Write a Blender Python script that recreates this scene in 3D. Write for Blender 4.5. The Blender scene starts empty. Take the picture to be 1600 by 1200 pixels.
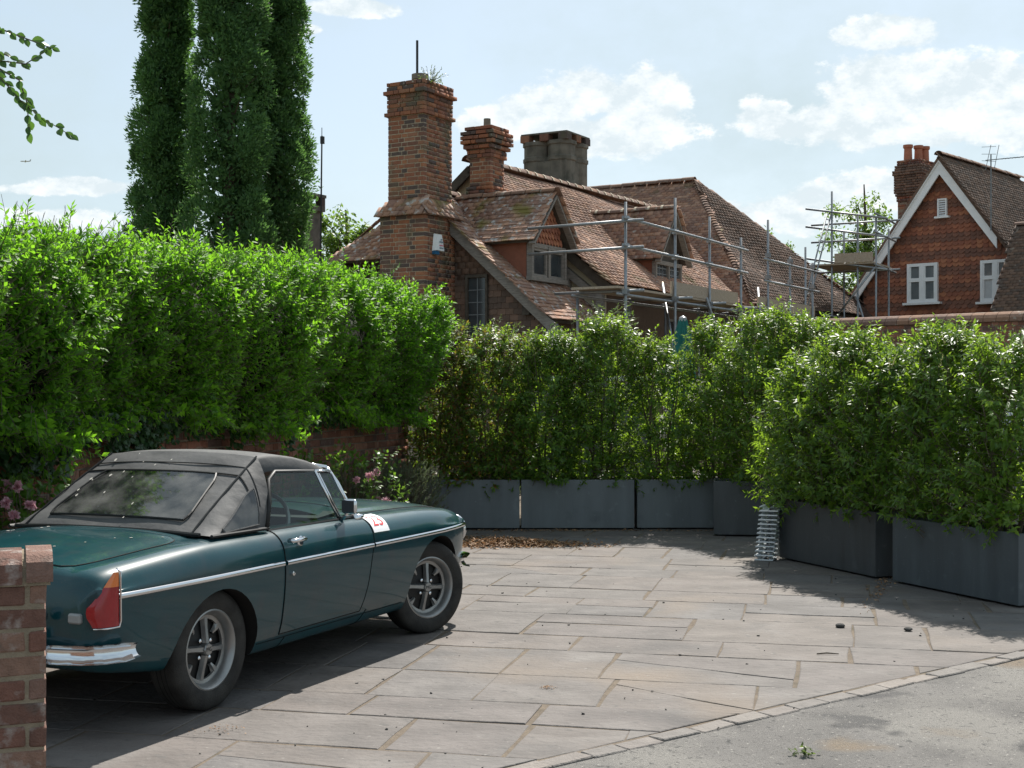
import bpy, bmesh, math, random
import numpy as np
from mathutils import Vector, Matrix
R = math.radians
random.seed(7)
rng = np.random.default_rng(11)
scene = bpy.context.scene
COL = scene.collection

# ------------------------------------------------------------------ camera, sky, sun, exposure
F = 2111.0           # focal length in photograph pixels (1600 wide)
EYE = 1.57
HOR = 611.0          # row of the horizon
cam = bpy.data.cameras.new('camera'); cam.sensor_width = 36.0; cam.lens = 36.0 * F / 1600.0
cam.shift_y = (HOR - 600.0) / 1600.0
cam.clip_start = 0.05; cam.clip_end = 30000
camo = bpy.data.objects.new('camera', cam); COL.objects.link(camo)
camo.location = (0, 0, EYE); camo.rotation_euler = (R(90), 0, 0)
scene.camera = camo
scene.cycles.use_denoising = True
scene.view_settings.view_transform = 'Standard'; scene.view_settings.look = 'None'
scene.view_settings.gamma = 1.0; scene.view_settings.use_curve_mapping = False
scene.view_settings.exposure = 0.68

SUNV = Vector((0.23, 0.78, 1.0)).normalized()
sl = bpy.data.lights.new('sun', 'SUN'); sl.energy = 5.0; sl.angle = R(0.55); sl.color = (1.0, 0.955, 0.88)
so = bpy.data.objects.new('sun', sl); COL.objects.link(so); so.location = (8, 20, 30)
so.rotation_euler = (-SUNV).to_track_quat('-Z', 'Y').to_euler()

def px(x, y, Y):      # a pixel of the photograph and a distance -> a point
    return Vector(((x - 800) / F * Y, Y, EYE - (y - HOR) / F * Y))

world = bpy.data.worlds.new('World'); scene.world = world; world.use_nodes = True
def build_world():
    nt = world.node_tree; N = nt.nodes; L = nt.links; N.clear()
    def nd(t, **k):
        n = N.new(t)
        for a, b in k.items(): setattr(n, a, b)
        return n
    def math_(op, a, b=None, c=None, clamp=False):
        n = nd('ShaderNodeMath', operation=op, use_clamp=clamp)
        for i, v in enumerate((a, b, c)):
            if v is None: continue
            if isinstance(v, (int, float)): n.inputs[i].default_value = v
            else: L.new(v, n.inputs[i])
        return n.outputs[0]
    sky = nd('ShaderNodeTexSky', sky_type='NISHITA'); sky.sun_disc = False
    sky.sun_elevation = math.asin(SUNV.z); sky.sun_rotation = math.atan2(SUNV.x, SUNV.y)
    sky.air_density = 1.0; sky.dust_density = 1.6; sky.ozone_density = 1.4
    bg = nd('ShaderNodeBackground'); bg.inputs[1].default_value = 0.10
    out = nd('ShaderNodeOutputWorld')
    tc = nd('ShaderNodeTexCoord'); sep = nd('ShaderNodeSeparateXYZ'); L.new(tc.outputs['Generated'], sep.inputs[0])
    X, Y, Z = sep.outputs
    az = math_('ARCTAN2', X, Y); el = math_('ARCSINE', Z)
    cmb = nd('ShaderNodeCombineXYZ'); L.new(az, cmb.inputs[0]); L.new(math_('MULTIPLY', el, 1.5), cmb.inputs[1])
    def noise(scale, detail, rough, off=0.0, src=None, dy=0.0):
        n = nd('ShaderNodeTexNoise'); n.inputs['Scale'].default_value = scale; n.inputs['Detail'].default_value = detail
        n.inputs['Roughness'].default_value = rough
        mp = nd('ShaderNodeMapping'); mp.inputs['Location'].default_value = (off, off * .7 + dy, 0)
        L.new(src or cmb.outputs[0], mp.inputs[0]); L.new(mp.outputs[0], n.inputs[0]); return n.outputs['Fac']
    # cumulus: each puff a direction with a half-width and half-height, broken up by noise
    puffs = [(850, 172, 85, 42), (925, 145, 85, 50), (1000, 160, 85, 62), (960, 210, 150, 42), (790, 195, 90, 28),
             (1385, 50, 80, 32), (1340, 55, 45, 20), (1195, 180, 55, 34), (1230, 195, 90, 26), (1390, 135, 120, 60),
             (1330, 190, 130, 36), (1510, 140, 150, 60), (1620, 170, 150, 70), (1480, 200, 200, 34), (1300, 312, 90, 40),
             (1240, 335, 90, 36), (1370, 300, 70, 36), (120, 290, 95, 15), (60, 296, 60, 12), (1120, 345, 120, 30), (550, 12, 90, 16),
             (480, 46, 26, 9), (60, 345, 150, 22), (-200, 200, 150, 60), (1900, 250, 200, 70), (2300, 160, 220, 90), (-600, 260, 200, 60)]
    best = None
    for (a, b, rx, ry) in puffs:
        d = Vector(((a - 800) / F, 1, (HOR - b) / F)).normalized()
        A = math.atan2(d.x, d.y); E = math.asin(d.z)
        q1 = math_('POWER', math_('ABSOLUTE', math_('MULTIPLY', math_('SUBTRACT', az, A), F / rx)), 2.0)
        q2 = math_('POWER', math_('ABSOLUTE', math_('MULTIPLY', math_('SUBTRACT', el, E), F / ry)), 2.0)
        v = math_('SUBTRACT', 1.0, math_('SQRT', math_('ADD', q1, q2)))
        best = v if best is None else math_('SMOOTH_MAX', best, v, 0.25)
    n1 = noise(22, 12, .66); n1b = noise(22, 12, .66, 0.0, None, -.016); n2 = noise(7, 5, .55, 3.1)
    m = math_('ADD', best, math_('MULTIPLY', math_('SUBTRACT', n1, .5), 1.9))
    mr = nd('ShaderNodeMapRange', interpolation_type='SMOOTHSTEP'); L.new(m, mr.inputs[0])
    mr.inputs[1].default_value = .03; mr.inputs[2].default_value = .30
    cum = mr.outputs[0]
    # thin high veil over the whole sky
    mr2 = nd('ShaderNodeMapRange', interpolation_type='SMOOTHSTEP'); L.new(noise(3.2, 7, .6, 9.0), mr2.inputs[0])
    mr2.inputs[1].default_value = .35; mr2.inputs[2].default_value = .75; mr2.inputs[3].default_value = .55; mr2.inputs[4].default_value = .95
    mixv = nd('ShaderNodeMix', data_type='RGBA'); L.new(mr2.outputs[0], mixv.inputs[0]); L.new(sky.outputs[0], mixv.inputs[6])
    mixv.inputs[7].default_value = (3.9, 4.7, 4.95, 1)
    # cloud brightness: tops bright, bellies greyer
    br = nd('ShaderNodeMix', data_type='RGBA'); L.new(math_('ADD', math_('MULTIPLY', n2, .55), math_('MULTIPLY', math_('SUBTRACT', n1, n1b), 2.6), clamp=True), br.inputs[0])
    br.inputs[6].default_value = (4.9, 5.5, 5.8, 1); br.inputs[7].default_value = (7.9, 7.9, 7.8, 1)
    mixc = nd('ShaderNodeMix', data_type='RGBA'); L.new(math_('MULTIPLY', cum, .93), mixc.inputs[0])
    L.new(mixv.outputs[2], mixc.inputs[6]); L.new(br.outputs[2], mixc.inputs[7])
    L.new(mixc.outputs[2], bg.inputs[0]); L.new(bg.outputs[0], out.inputs[0])
build_world()

# ------------------------------------------------------------------ materials
def new_mat(name):
    m = bpy.data.materials.new(name); m.use_nodes = True
    nt = m.node_tree; return m, nt, nt.nodes, nt.links, nt.nodes['Principled BSDF']
def rnd_fac(N, L):
    oi = N.new('ShaderNodeObjectInfo'); ge = N.new('ShaderNodeNewGeometry')
    a = N.new('ShaderNodeMath'); a.operation = 'ADD'; L.new(oi.outputs['Random'], a.inputs[0]); L.new(ge.outputs['Random Per Island'], a.inputs[1])
    f = N.new('ShaderNodeMath'); f.operation = 'FRACT'; L.new(a.outputs[0], f.inputs[0]); return f.outputs[0]
def ramp(N, L, fac, cols, const=False):
    r = N.new('ShaderNodeValToRGB'); e = r.color_ramp.elements
    if const: r.color_ramp.interpolation = 'CONSTANT'
    n = len(cols)
    while len(e) < n: e.new(.5)
    for i, c in enumerate(cols):
        e[i].position = i / n if const else i / max(1, n - 1); e[i].color = (*c[:3], 1)
    L.new(fac, r.inputs[0]); return r.outputs[0]
def mat(name, cols, pal=None, rough=.8, spec=.3, metal=0, coat=0, nscale=6., detail=6, amt=.35, bump=0, bscale=40., rvar=0, stretch=None, spots=None):
    """cols: base colour(s) mixed by noise; pal: colours picked piece by piece; spots: (colour, scale, lo, hi) patches such as lichen"""
    m, nt, N, L, P = new_mat(name)
    tc = N.new('ShaderNodeNewGeometry'); co = tc.outputs['Position']
    if stretch:
        mp = N.new('ShaderNodeMapping'); mp.inputs['Scale'].default_value = stretch; L.new(co, mp.inputs[0]); co = mp.outputs[0]
    no = N.new('ShaderNodeTexNoise'); no.inputs['Scale'].default_value = nscale; no.inputs['Detail'].default_value = detail; L.new(co, no.inputs[0])
    if pal:
        c = ramp(N, L, rnd_fac(N, L), pal, True)
        k = ramp(N, L, no.outputs['Fac'], [(1 - amt,) * 3, (1, 1, 1), (1 + amt,) * 3])
        mx = N.new('ShaderNodeMix'); mx.data_type = 'RGBA'; mx.blend_type = 'MULTIPLY'; mx.inputs[0].default_value = 1
        L.new(c, mx.inputs[6]); L.new(k, mx.inputs[7]); c = mx.outputs[2]
    else:
        r = N.new('ShaderNodeMapRange'); L.new(no.outputs['Fac'], r.inputs[0]); r.inputs[1].default_value = .3; r.inputs[2].default_value = .7
        c = ramp(N, L, r.outputs[0], cols)
    for sp in (spots or []):
        n2 = N.new('ShaderNodeTexNoise'); n2.inputs['Scale'].default_value = sp[1]; n2.inputs['Detail'].default_value = 5
        mp = N.new('ShaderNodeMapping'); mp.inputs['Location'].default_value = (sp[1], 3.3, 1.7); L.new(tc.outputs['Position'], mp.inputs[0]); L.new(mp.outputs[0], n2.inputs[0])
        r = N.new('ShaderNodeMapRange'); L.new(n2.outputs['Fac'], r.inputs[0]); r.inputs[1].default_value = sp[2]; r.inputs[2].default_value = sp[3]
        mx = N.new('ShaderNodeMix'); mx.data_type = 'RGBA'; L.new(r.outputs[0], mx.inputs[0]); L.new(c, mx.inputs[6]); mx.inputs[7].default_value = (*sp[0], 1); c = mx.outputs[2]
    L.new(c, P.inputs['Base Color'])
    P.inputs['Roughness'].default_value = rough; P.inputs['Metallic'].default_value = metal
    P.inputs['Specular IOR Level'].default_value = spec
    if coat: P.inputs['Coat Weight'].default_value = coat; P.inputs['Coat Roughness'].default_value = .06
    if rvar:
        r = N.new('ShaderNodeMapRange'); L.new(no.outputs['Fac'], r.inputs[0]); r.inputs[1].default_value = .3; r.inputs[2].default_value = .7
        r.inputs[3].default_value = max(0, rough - rvar); r.inputs[4].default_value = min(1, rough + rvar); L.new(r.outputs[0], P.inputs['Roughness'])
    if bump:
        nb = N.new('ShaderNodeTexNoise'); nb.inputs['Scale'].default_value = bscale; nb.inputs['Detail'].default_value = 6; L.new(co, nb.inputs[0])
        b = N.new('ShaderNodeBump'); b.inputs['Strength'].default_value = bump; b.inputs['Distance'].default_value = .02
        L.new(nb.outputs['Fac'], b.inputs['Height']); L.new(b.outputs[0], P.inputs['Normal'])
    return m
def leafmat(name, pal, tr, transl=.45, rough=.38, spec=.5):
    m, nt, N, L, P = new_mat(name)
    f = rnd_fac(N, L); c = ramp(N, L, f, pal)
    L.new(c, P.inputs['Base Color']); P.inputs['Roughness'].default_value = rough; P.inputs['Specular IOR Level'].default_value = spec
    t = N.new('ShaderNodeBsdfTranslucent'); mx = N.new('ShaderNodeMix'); mx.data_type = 'RGBA'; mx.blend_type = 'MIX'; mx.inputs[0].default_value = .65
    L.new(c, mx.inputs[6]); mx.inputs[7].default_value = (*tr, 1); L.new(mx.outputs[2], t.inputs[0])
    ms = N.new('ShaderNodeMixShader'); ms.inputs[0].default_value = transl
    L.new(P.outputs[0], ms.inputs[1]); L.new(t.outputs[0], ms.inputs[2]); L.new(ms.outputs[0], N['Material Output'].inputs[0])
    return m
def glassmat(name, tint=(.75, .85, .85), base=.06, rough=.02, dirt=0):
    m, nt, N, L, P = new_mat(name); N.remove(P)
    t = N.new('ShaderNodeBsdfTransparent'); t.inputs[0].default_value = (*tint, 1)
    g = N.new('ShaderNodeBsdfGlossy'); g.inputs['Roughness'].default_value = rough
    ge = N.new('ShaderNodeNewGeometry'); dt = N.new('ShaderNodeVectorMath'); dt.operation = 'DOT_PRODUCT'; L.new(ge.outputs['Normal'], dt.inputs[0]); L.new(ge.outputs['Incoming'], dt.inputs[1])
    def mm(op, x, y):
        q = N.new('ShaderNodeMath'); q.operation = op
        for i, v in enumerate((x, y)):
            if isinstance(v, (int, float)): q.inputs[i].default_value = v
            elif v is not None: L.new(v, q.inputs[i])
        return q.outputs[0]
    fr = mm('POWER', mm('SUBTRACT', 1.0, mm('ABSOLUTE', dt.outputs['Value'], None)), 5.0)
    a = N.new('ShaderNodeMath'); a.operation = 'ADD'; a.use_clamp = True; a.inputs[1].default_value = base; L.new(mm('MULTIPLY', fr, .9), a.inputs[0])
    ms = N.new('ShaderNodeMixShader'); L.new(a.outputs[0], ms.inputs[0]); L.new(t.outputs[0], ms.inputs[1]); L.new(g.outputs[0], ms.inputs[2])
    o = ms.outputs[0]
    if dirt:
        d = N.new('ShaderNodeBsdfDiffuse'); d.inputs[0].default_value = (.35, .34, .32, 1)
        n = N.new('ShaderNodeTexNoise'); n.inputs['Scale'].default_value = 7; n.inputs['Detail'].default_value = 8
        tc = N.new('ShaderNodeTexCoord'); L.new(tc.outputs['Object'], n.inputs[0])
        r = N.new('ShaderNodeMapRange'); L.new(n.outputs['Fac'], r.inputs[0]); r.inputs[1].default_value = .4; r.inputs[2].default_value = .8; r.inputs[4].default_value = dirt
        m2 = N.new('ShaderNodeMixShader'); L.new(r.outputs[0], m2.inputs[0]); L.new(o, m2.inputs[1]); L.new(d.outputs[0], m2.inputs[2]); o = m2.outputs[0]
    L.new(o, N['Material Output'].inputs[0]); return m

# ------------------------------------------------------------------ mesh helpers
class MB:
    def __init__(s): s.v = []; s.f = []
    def add(s, vs, fs):
        o = len(s.v); s.v += [tuple(p) for p in vs]; s.f += [tuple(i + o for i in q) for q in fs]; return s
    def box(s, x0, x1, y0, y1, z0, z1, M=None):
        vs = [Vector((x, y, z)) for z in (z0, z1) for y in (y0, y1) for x in (x0, x1)]
        if M is not None: vs = [M @ p for p in vs]
        return s.add(vs, [(0, 2, 3, 1), (4, 5, 7, 6), (0, 1, 5, 4), (1, 3, 7, 5), (3, 2, 6, 7), (2, 0, 4, 6)])
    def bar(s, a, b, w, h, up=(0, 0, 1)):          # rectangular bar between two points
        a = Vector(a); b = Vector(b); d = (b - a).normalized(); u = Vector(up)
        x = d.cross(u)
        if x.length < 1e-4: x = d.cross(Vector((1, 0, 0)))
        x.normalize(); u = x.cross(d)
        vs = [p + x * i * w / 2 + u * j * h / 2 for p in (a, b) for (i, j) in ((-1, -1), (1, -1), (1, 1), (-1, 1))]
        return s.add(vs, [(3, 2, 1, 0), (4, 5, 6, 7), (0, 1, 5, 4), (1, 2, 6, 5), (2, 3, 7, 6), (3, 0, 4, 7)])
    def tube(s, pts, r, n=8, cap=True):
        pts = [Vector(p) for p in pts]; m = len(pts); rs = r if isinstance(r, (list, tuple)) else [r] * m
        prev = None; rings = []
        for i, p in enumerate(pts):
            d = (pts[min(i + 1, m - 1)] - pts[max(i - 1, 0)]).normalized()
            if prev is None:
                x = d.orthogonal().normalized()
            else:
                x = prev - d * prev.dot(d); x.normalize()
            prev = x; y = d.cross(x)
            rings.append([p + (x * math.cos(2 * math.pi * k / n) + y * math.sin(2 * math.pi * k / n)) * rs[i] for k in range(n)])
        fs = []
        for i in range(m - 1):
            for k in range(n): fs.append((i * n + k, i * n + (k + 1) % n, (i + 1) * n + (k + 1) % n, (i + 1) * n + k))
        if cap: fs += [tuple(range(n))[::-1], tuple((m - 1) * n + k for k in range(n))]
        return s.add([q for g in rings for q in g], fs)
    def lathe(s, prof, n=24, M=None, cap=True):     # prof: (radius, height) about z
        vs = []
        for (r, z) in prof:
            for k in range(n):
                p = Vector((r * math.cos(2 * math.pi * k / n), r * math.sin(2 * math.pi * k / n), z)); vs.append(M @ p if M is not None else p)
        fs = []
        for i in range(len(prof) - 1):
            for k in range(n): fs.append((i * n + k, i * n + (k + 1) % n, (i + 1) * n + (k + 1) % n, (i + 1) * n + k))
        if cap: fs += [tuple(range(n))[::-1], tuple((len(prof) - 1) * n + k for k in range(n))]
        return s.add(vs, fs)
    def prism(s, poly, d):                           # 3-D polygon pushed by vector d
        poly = [Vector(p) for p in poly]; d = Vector(d); n = len(poly)
        return s.add(poly + [p + d for p in poly], [tuple(range(n))[::-1], tuple(range(n, 2 * n))] + [(i, (i + 1) % n, n + (i + 1) % n, n + i) for i in range(n)])
    def grid(s, P, flip=False):                      # P[i][j] points
        a = len(P); b = len(P[0]); fs = []
        for i in range(a - 1):
            for j in range(b - 1):
                q = (i * b + j, i * b + j + 1, (i + 1) * b + j + 1, (i + 1) * b + j); fs.append(q[::-1] if flip else q)
        return s.add([p for r in P for p in r], fs)
    def mesh(s, name, m=None, smooth=False, fix=True):
        me = bpy.data.meshes.new(name); me.from_pydata(s.v, [], s.f)
        if fix:
            b = bmesh.new(); b.from_mesh(me); bmesh.ops.recalc_face_normals(b, faces=b.faces); b.to_mesh(me); b.free()
        if m: me.materials.append(m)
        if smooth: me.polygons.foreach_set('use_smooth', [True] * len(me.polygons))
        me.update(); return me
    def build(s, name, m, parent=None, smooth=False, fix=True, sharp=None, ref=None):
        me = s.mesh(name, m, smooth, fix)
        if ref is not None:                                  # open skins: turn the faces outward from ref
            c = Vector(ref); t = sum((p.normal.dot(p.center - c) * p.area for p in me.polygons), 0.0)
            if t < 0: me.flip_normals()
        o = obj(name, me, parent)
        if smooth and sharp:
            try: me.set_sharp_from_angle(angle=R(sharp))
            except Exception: pass
        return o
def obj(name, me, parent=None):
    o = bpy.data.objects.new(name, me); COL.objects.link(o)
    if parent is not None: o.parent = parent
    return o
def tag(o, label=None, cat=None, group=None, kind=None):
    if label: o['label'] = label
    if cat: o['category'] = cat
    if group: o['group'] = group
    if kind: o['kind'] = kind
    return o
def thing(name, label, cat, loc=(0, 0, 0), rz=0, group=None):
    o = bpy.data.objects.new(name, None); COL.objects.link(o); o.location = loc; o.rotation_euler = (0, 0, rz)
    o.empty_display_size = .2
    return tag(o, label, cat, group)
def np_mesh(name, V, Fq, m, smooth=False):           # V (n,3), Fq (k,4) or (k,3)
    me = bpy.data.meshes.new(name); k = Fq.shape[1]; nf = len(Fq)
    me.vertices.add(len(V)); me.vertices.foreach_set('co', np.ascontiguousarray(V, dtype=np.float32).ravel())
    me.loops.add(nf * k); me.loops.foreach_set('vertex_index', np.ascontiguousarray(Fq, dtype=np.int32).ravel())
    me.polygons.add(nf); me.polygons.foreach_set('loop_start', np.arange(0, nf * k, k, dtype=np.int32))
    try: me.polygons.foreach_set('loop_total', np.full(nf, k, dtype=np.int32))
    except Exception: pass
    if smooth: me.polygons.foreach_set('use_smooth', np.ones(nf, dtype=bool))
    me.materials.append(m); me.update(calc_edges=True); return me
def unit(a): return a / np.maximum(np.linalg.norm(a, axis=-1, keepdims=True), 1e-9)
def leaves(name, base, dirs, nrm, ln, wd, m, fold=.18, curl=.15):
    """one small folded leaf for each base point"""
    d = unit(dirs); x = unit(np.cross(d, nrm)); n = np.cross(x, d); L_ = ln[:, None]; W = wd[:, None]
    v0 = base; tip = base + d * L_ - n * L_ * curl
    mid = base + d * L_ * .45 - n * W * fold
    a = base + d * L_ * .42 + x * W * .5; b = base + d * L_ * .42 - x * W * .5
    V = np.stack([v0, a, tip, b, mid], 1).reshape(-1, 3); k = np.arange(len(base))[:, None] * 5
    Fs = np.concatenate([k + np.array([[0, 1, 4]]), k + np.array([[1, 2, 4]]), k + np.array([[2, 3, 4]]), k + np.array([[3, 0, 4]])], 1).reshape(-1, 3)
    return np_mesh(name, V, Fs, m)
def twig_leaves(P, D, nper, spread, ln, wd, tl):
    """P,D: twig foot and direction; leaves set round each twig. returns base, dir, normal, length, width"""
    n = len(P); t = (np.arange(nper)[None, :] + rng.random((n, nper)) * .6) / nper
    D = unit(D); B = P[:, None, :] + D[:, None, :] * (t * tl[:, None])[..., None]
    ra = rng.normal(size=(n, nper, 3)); ra -= (ra * D[:, None, :]).sum(-1, keepdims=True) * D[:, None, :]; ra = unit(ra)
    dd = unit(D[:, None, :] * (.45 + .9 * t[..., None] ** 2) + ra * spread)
    nn = unit(D[:, None, :] * .8 - ra * .5 + rng.normal(size=(n, nper, 3)) * .25 + np.array([0, 0, .5]))
    s = (1.0 - .35 * t) * rng.uniform(.75, 1.2, (n, nper))
    return B.reshape(-1, 3), dd.reshape(-1, 3), nn.reshape(-1, 3), (s * ln).ravel(), (s * wd).ravel()
def sticks(name, P, Q, r, m, parent=None):            # thin three-sided twigs from P to Q
    d = unit(Q - P); x = unit(np.cross(d, np.array([.31, .52, .79]))); y = np.cross(d, x); n = len(P)
    ring = [x * math.cos(a) + y * math.sin(a) for a in (0, 2.094, 4.189)]
    V = np.stack([P + q * r[:, None] for q in ring] + [Q + q * r[:, None] * .5 for q in ring], 1).reshape(-1, 3)
    k = np.arange(n)[:, None] * 6
    Fq = np.concatenate([k + np.array([[0, 1, 4, 3]]), k + np.array([[1, 2, 5, 4]]), k + np.array([[2, 0, 3, 5]])], 1).reshape(-1, 4)
    return obj(name, np_mesh(name, V, Fq, m), parent)
def boxes_mesh(name, Ms, size_list, m):               # many jittered boxes in one mesh; Ms (n,4,4), size (n,3)
    c = np.array([[x, y, z] for z in (-.5, .5) for y in (-.5, .5) for x in (-.5, .5)])
    fq = np.array([(0, 2, 3, 1), (4, 5, 7, 6), (0, 1, 5, 4), (1, 3, 7, 5), (3, 2, 6, 7), (2, 0, 4, 6)])
    Ms = np.asarray(Ms); S = np.asarray(size_list)
    V = c[None] * S[:, None, :]; V = V + rng.normal(size=V.shape) * .0018
    V = np.einsum('nij,nkj->nki', Ms[:, :3, :3], V) + Ms[:, None, :3, 3]
    Fq = (np.arange(len(Ms))[:, None, None] * 8 + fq[None]).reshape(-1, 4)
    return np_mesh(name, V.reshape(-1, 3), Fq, m)
def piece_box(name, sx, sy, sz, m, bev=.006, jit=.002, seed=0):
    rs = random.Random(seed); b = bmesh.new(); bmesh.ops.create_cube(b, size=1)
    for v in b.verts: v.co = Vector((v.co.x * sx + rs.uniform(-jit, jit), v.co.y * sy + rs.uniform(-jit, jit), v.co.z * sz + rs.uniform(-jit, jit)))
    if bev: bmesh.ops.bevel(b, geom=list(b.edges), offset=bev, segments=1, affect='EDGES', profile=.5)
    me = bpy.data.meshes.new(name); b.to_mesh(me); b.free(); me.materials.append(m); return me
def M4(loc, rot=None, rz=0):
    m = Matrix.Translation(Vector(loc)) @ (rot if rot is not None else Matrix.Rotation(rz, 4, 'Z')); return m
def inpoly(a, b, poly):
    c = False; n = len(poly); j = n - 1
    for i in range(n):
        xi, yi = poly[i]; xj, yj = poly[j]
        if (yi > b) != (yj > b) and a < (xj - xi) * (b - yi) / (yj - yi) + xi: c = not c
        j = i
    return c
# ------------------------------------------------------------------ shared materials
BRICKS = [(.20, .075, .045), (.25, .10, .06), (.16, .06, .04), (.22, .085, .05), (.12, .06, .05), (.27, .13, .08), (.18, .07, .05)]
m_brick = mat('old_red_brick', [(.2, .08, .05)], pal=BRICKS, rough=.9, nscale=30, amt=.35, bump=.5, bscale=120, spots=[((.42, .36, .31), 26, .60, .72), ((.09, .085, .06), 9, .56, .72)])
m_brick_dark = mat('garden_wall_brick', [(.2, .08, .05)], pal=[(.25, .105, .07), (.30, .13, .088), (.20, .09, .065), (.31, .155, .108), (.14, .085, .072), (.26, .115, .074)], rough=.92, nscale=24, amt=.35, bump=.5, bscale=110, spots=[((.30, .25, .21), 22, .62, .74)])
m_brick_pale = mat('weathered_pier_brick', [(.2, .08, .05)], pal=[(.205, .105, .078), (.175, .085, .064), (.23, .135, .10), (.15, .078, .06), (.195, .115, .09)], rough=.92, nscale=30, amt=.4, bump=.6, bscale=140, spots=[((.36, .31, .28), 16, .56, .74), ((.09, .075, .065), 11, .58, .74)])
m_brick_chim = mat('chimney_brick', [(.2, .08, .05)], pal=[(.28, .115, .062), (.215, .095, .06), (.125, .078, .062), (.32, .14, .075), (.175, .085, .06), (.245, .10, .06), (.095, .07, .062), (.27, .13, .08)], rough=.92, nscale=14, amt=.3, bump=.4, bscale=90, spots=[((.10, .10, .065), 2.6, .56, .74), ((.40, .38, .33), 12, .66, .76)])
m_mortar = mat('lime_mortar', [(.30, .24, .17), (.42, .35, .26)], rough=.95, nscale=20, bump=.4, bscale=150)
m_mortar_dk = mat('old_mortar', [(.17, .13, .10), (.26, .21, .16)], rough=.95, nscale=14, bump=.4, bscale=120)
TILES = [(.33, .185, .125), (.27, .155, .115), (.37, .215, .145), (.235, .14, .105), (.34, .20, .145), (.30, .19, .145), (.40, .25, .18), (.25, .16, .125)]
m_tile = mat('clay_roof_tile', [(.2, .1, .07)], pal=TILES, rough=.9, nscale=18, amt=.35, bump=.35, bscale=90, spots=[((.36, .34, .31), 10, .64, .74), ((.12, .10, .045), 1.6, .60, .76)])
m_tile_moss = mat('mossy_roof_tile', [(.2, .1, .07)], pal=TILES, rough=.92, nscale=18, amt=.35, bump=.5, bscale=80, spots=[((.46, .44, .42), 9, .56, .66), ((.17, .14, .035), 2.0, .56, .70)])
m_tile_dark = mat('dark_hung_tile', [(.1, .06, .045)], pal=[(.125, .082, .062), (.15, .095, .07), (.105, .072, .057), (.17, .105, .078)], rough=.9, nscale=14, amt=.3, bump=.35, bscale=90)
m_tile_red = mat('red_hung_tile', [(.3, .1, .05)], pal=[(.31, .12, .07), (.26, .10, .06), (.35, .145, .08), (.24, .092, .058)], rough=.88, nscale=14, amt=.25, bump=.3, bscale=90)
m_tile_brown = mat('brown_hung_tile', [(.1, .06, .05)], pal=[(.19, .09, .062), (.155, .078, .057), (.22, .10, .068)], rough=.88, nscale=14, amt=.25, bump=.3, bscale=90)
m_ridge = mat('ridge_tile', [(.2, .1, .07)], pal=[(.23, .13, .085), (.2, .12, .085), (.17, .105, .08)], rough=.9, nscale=16, amt=.3, bump=.3, bscale=70, spots=[((.36, .33, .28), 9, .6, .72)])
m_ridge_mortar = mat('ridge_mortar', [(.48, .40, .30), (.58, .51, .40)], rough=.95, nscale=20)
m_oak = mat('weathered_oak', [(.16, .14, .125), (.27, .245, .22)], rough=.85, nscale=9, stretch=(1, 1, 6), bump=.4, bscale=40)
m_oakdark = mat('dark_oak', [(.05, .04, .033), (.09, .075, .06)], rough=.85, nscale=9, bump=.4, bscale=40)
m_plaster = mat('old_cream_plaster', [(.42, .36, .26), (.5, .44, .33)], rough=.9, nscale=5)
m_lead = mat('leaded_pane', [(.025, .03, .035), (.05, .06, .065)], rough=.12, spec=.6, nscale=3)
m_leadstrip = mat('lead_strip', [(.14, .15, .16), (.2, .21, .22)], rough=.6)
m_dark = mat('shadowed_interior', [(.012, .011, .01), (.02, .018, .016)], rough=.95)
m_black = mat('black_metal', [(.02, .02, .022), (.035, .035, .037)], rough=.5, nscale=20)
m_concrete = mat('weathered_render', [(.10, .09, .075), (.19, .17, .14)], rough=.95, nscale=4, bump=.5, bscale=40, spots=[((.08, .075, .06), 3, .55, .7)])
m_steel = mat('galvanised_tube', [(.22, .23, .24), (.32, .33, .345)], rough=.5, metal=.75, nscale=12, spots=[((.2, .15, .11), 8, .62, .75)])
m_board = mat('scaffold_board', [(.32, .25, .185), (.45, .37, .29)], rough=.85, nscale=6, stretch=(1, 8, 8), bump=.3, bscale=30)
m_white = mat('white_gloss_paint', [(.72, .73, .74), (.8, .8, .8)], rough=.4, nscale=5)
def planter_mat(name, a, b): return mat(name, [a, b], rough=.55, spec=.4, nscale=5, detail=10, stretch=(1.6, 1.6, .22), bump=.12, bscale=60, rvar=.1, spots=[(tuple(x * 1.45 for x in b), 9, .62, .88), (tuple(x * .6 for x in a), 3, .60, .84), (tuple(x * 1.5 + .02 for x in b), 40, .68, .78)])
m_zinc = planter_mat('grey_fibre_planter', (.12, .135, .145), (.16, .178, .19))
m_zinc2 = planter_mat('charcoal_fibre_planter', (.055, .06, .064), (.08, .086, .091))
m_zinc3 = planter_mat('slate_fibre_planter', (.068, .08, .09), (.095, .11, .121))
m_soil = mat('dark_soil', [(.03, .022, .016), (.055, .042, .03)], rough=.98, nscale=25, bump=.9, bscale=60)
m_bark = mat('shrub_bark', [(.10, .08, .06), (.18, .145, .11)], rough=.9, nscale=25, bump=.4, bscale=80)
m_stone = mat('york_stone_flag', [(.3, .27, .25)], pal=[(.134, .120, .112), (.130, .119, .113), (.139, .122, .112), (.127, .118, .114), (.137, .120, .111), (.131, .119, .112), (.141, .124, .113), (.133, .118, .111)],
              rough=.82, nscale=3.0, detail=13, amt=.5, bump=.6, bscale=20, stretch=(.85, 1.25, 1), spots=[((.175, .160, .150), 2.6, .54, .78), ((.085, .078, .075), 1.7, .55, .76), ((.10, .093, .088), 13, .60, .72), ((.175, .142, .115), .8, .58, .78), ((.21, .195, .18), 30, .66, .74), ((.075, .07, .067), 60, .65, .73)])
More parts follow.
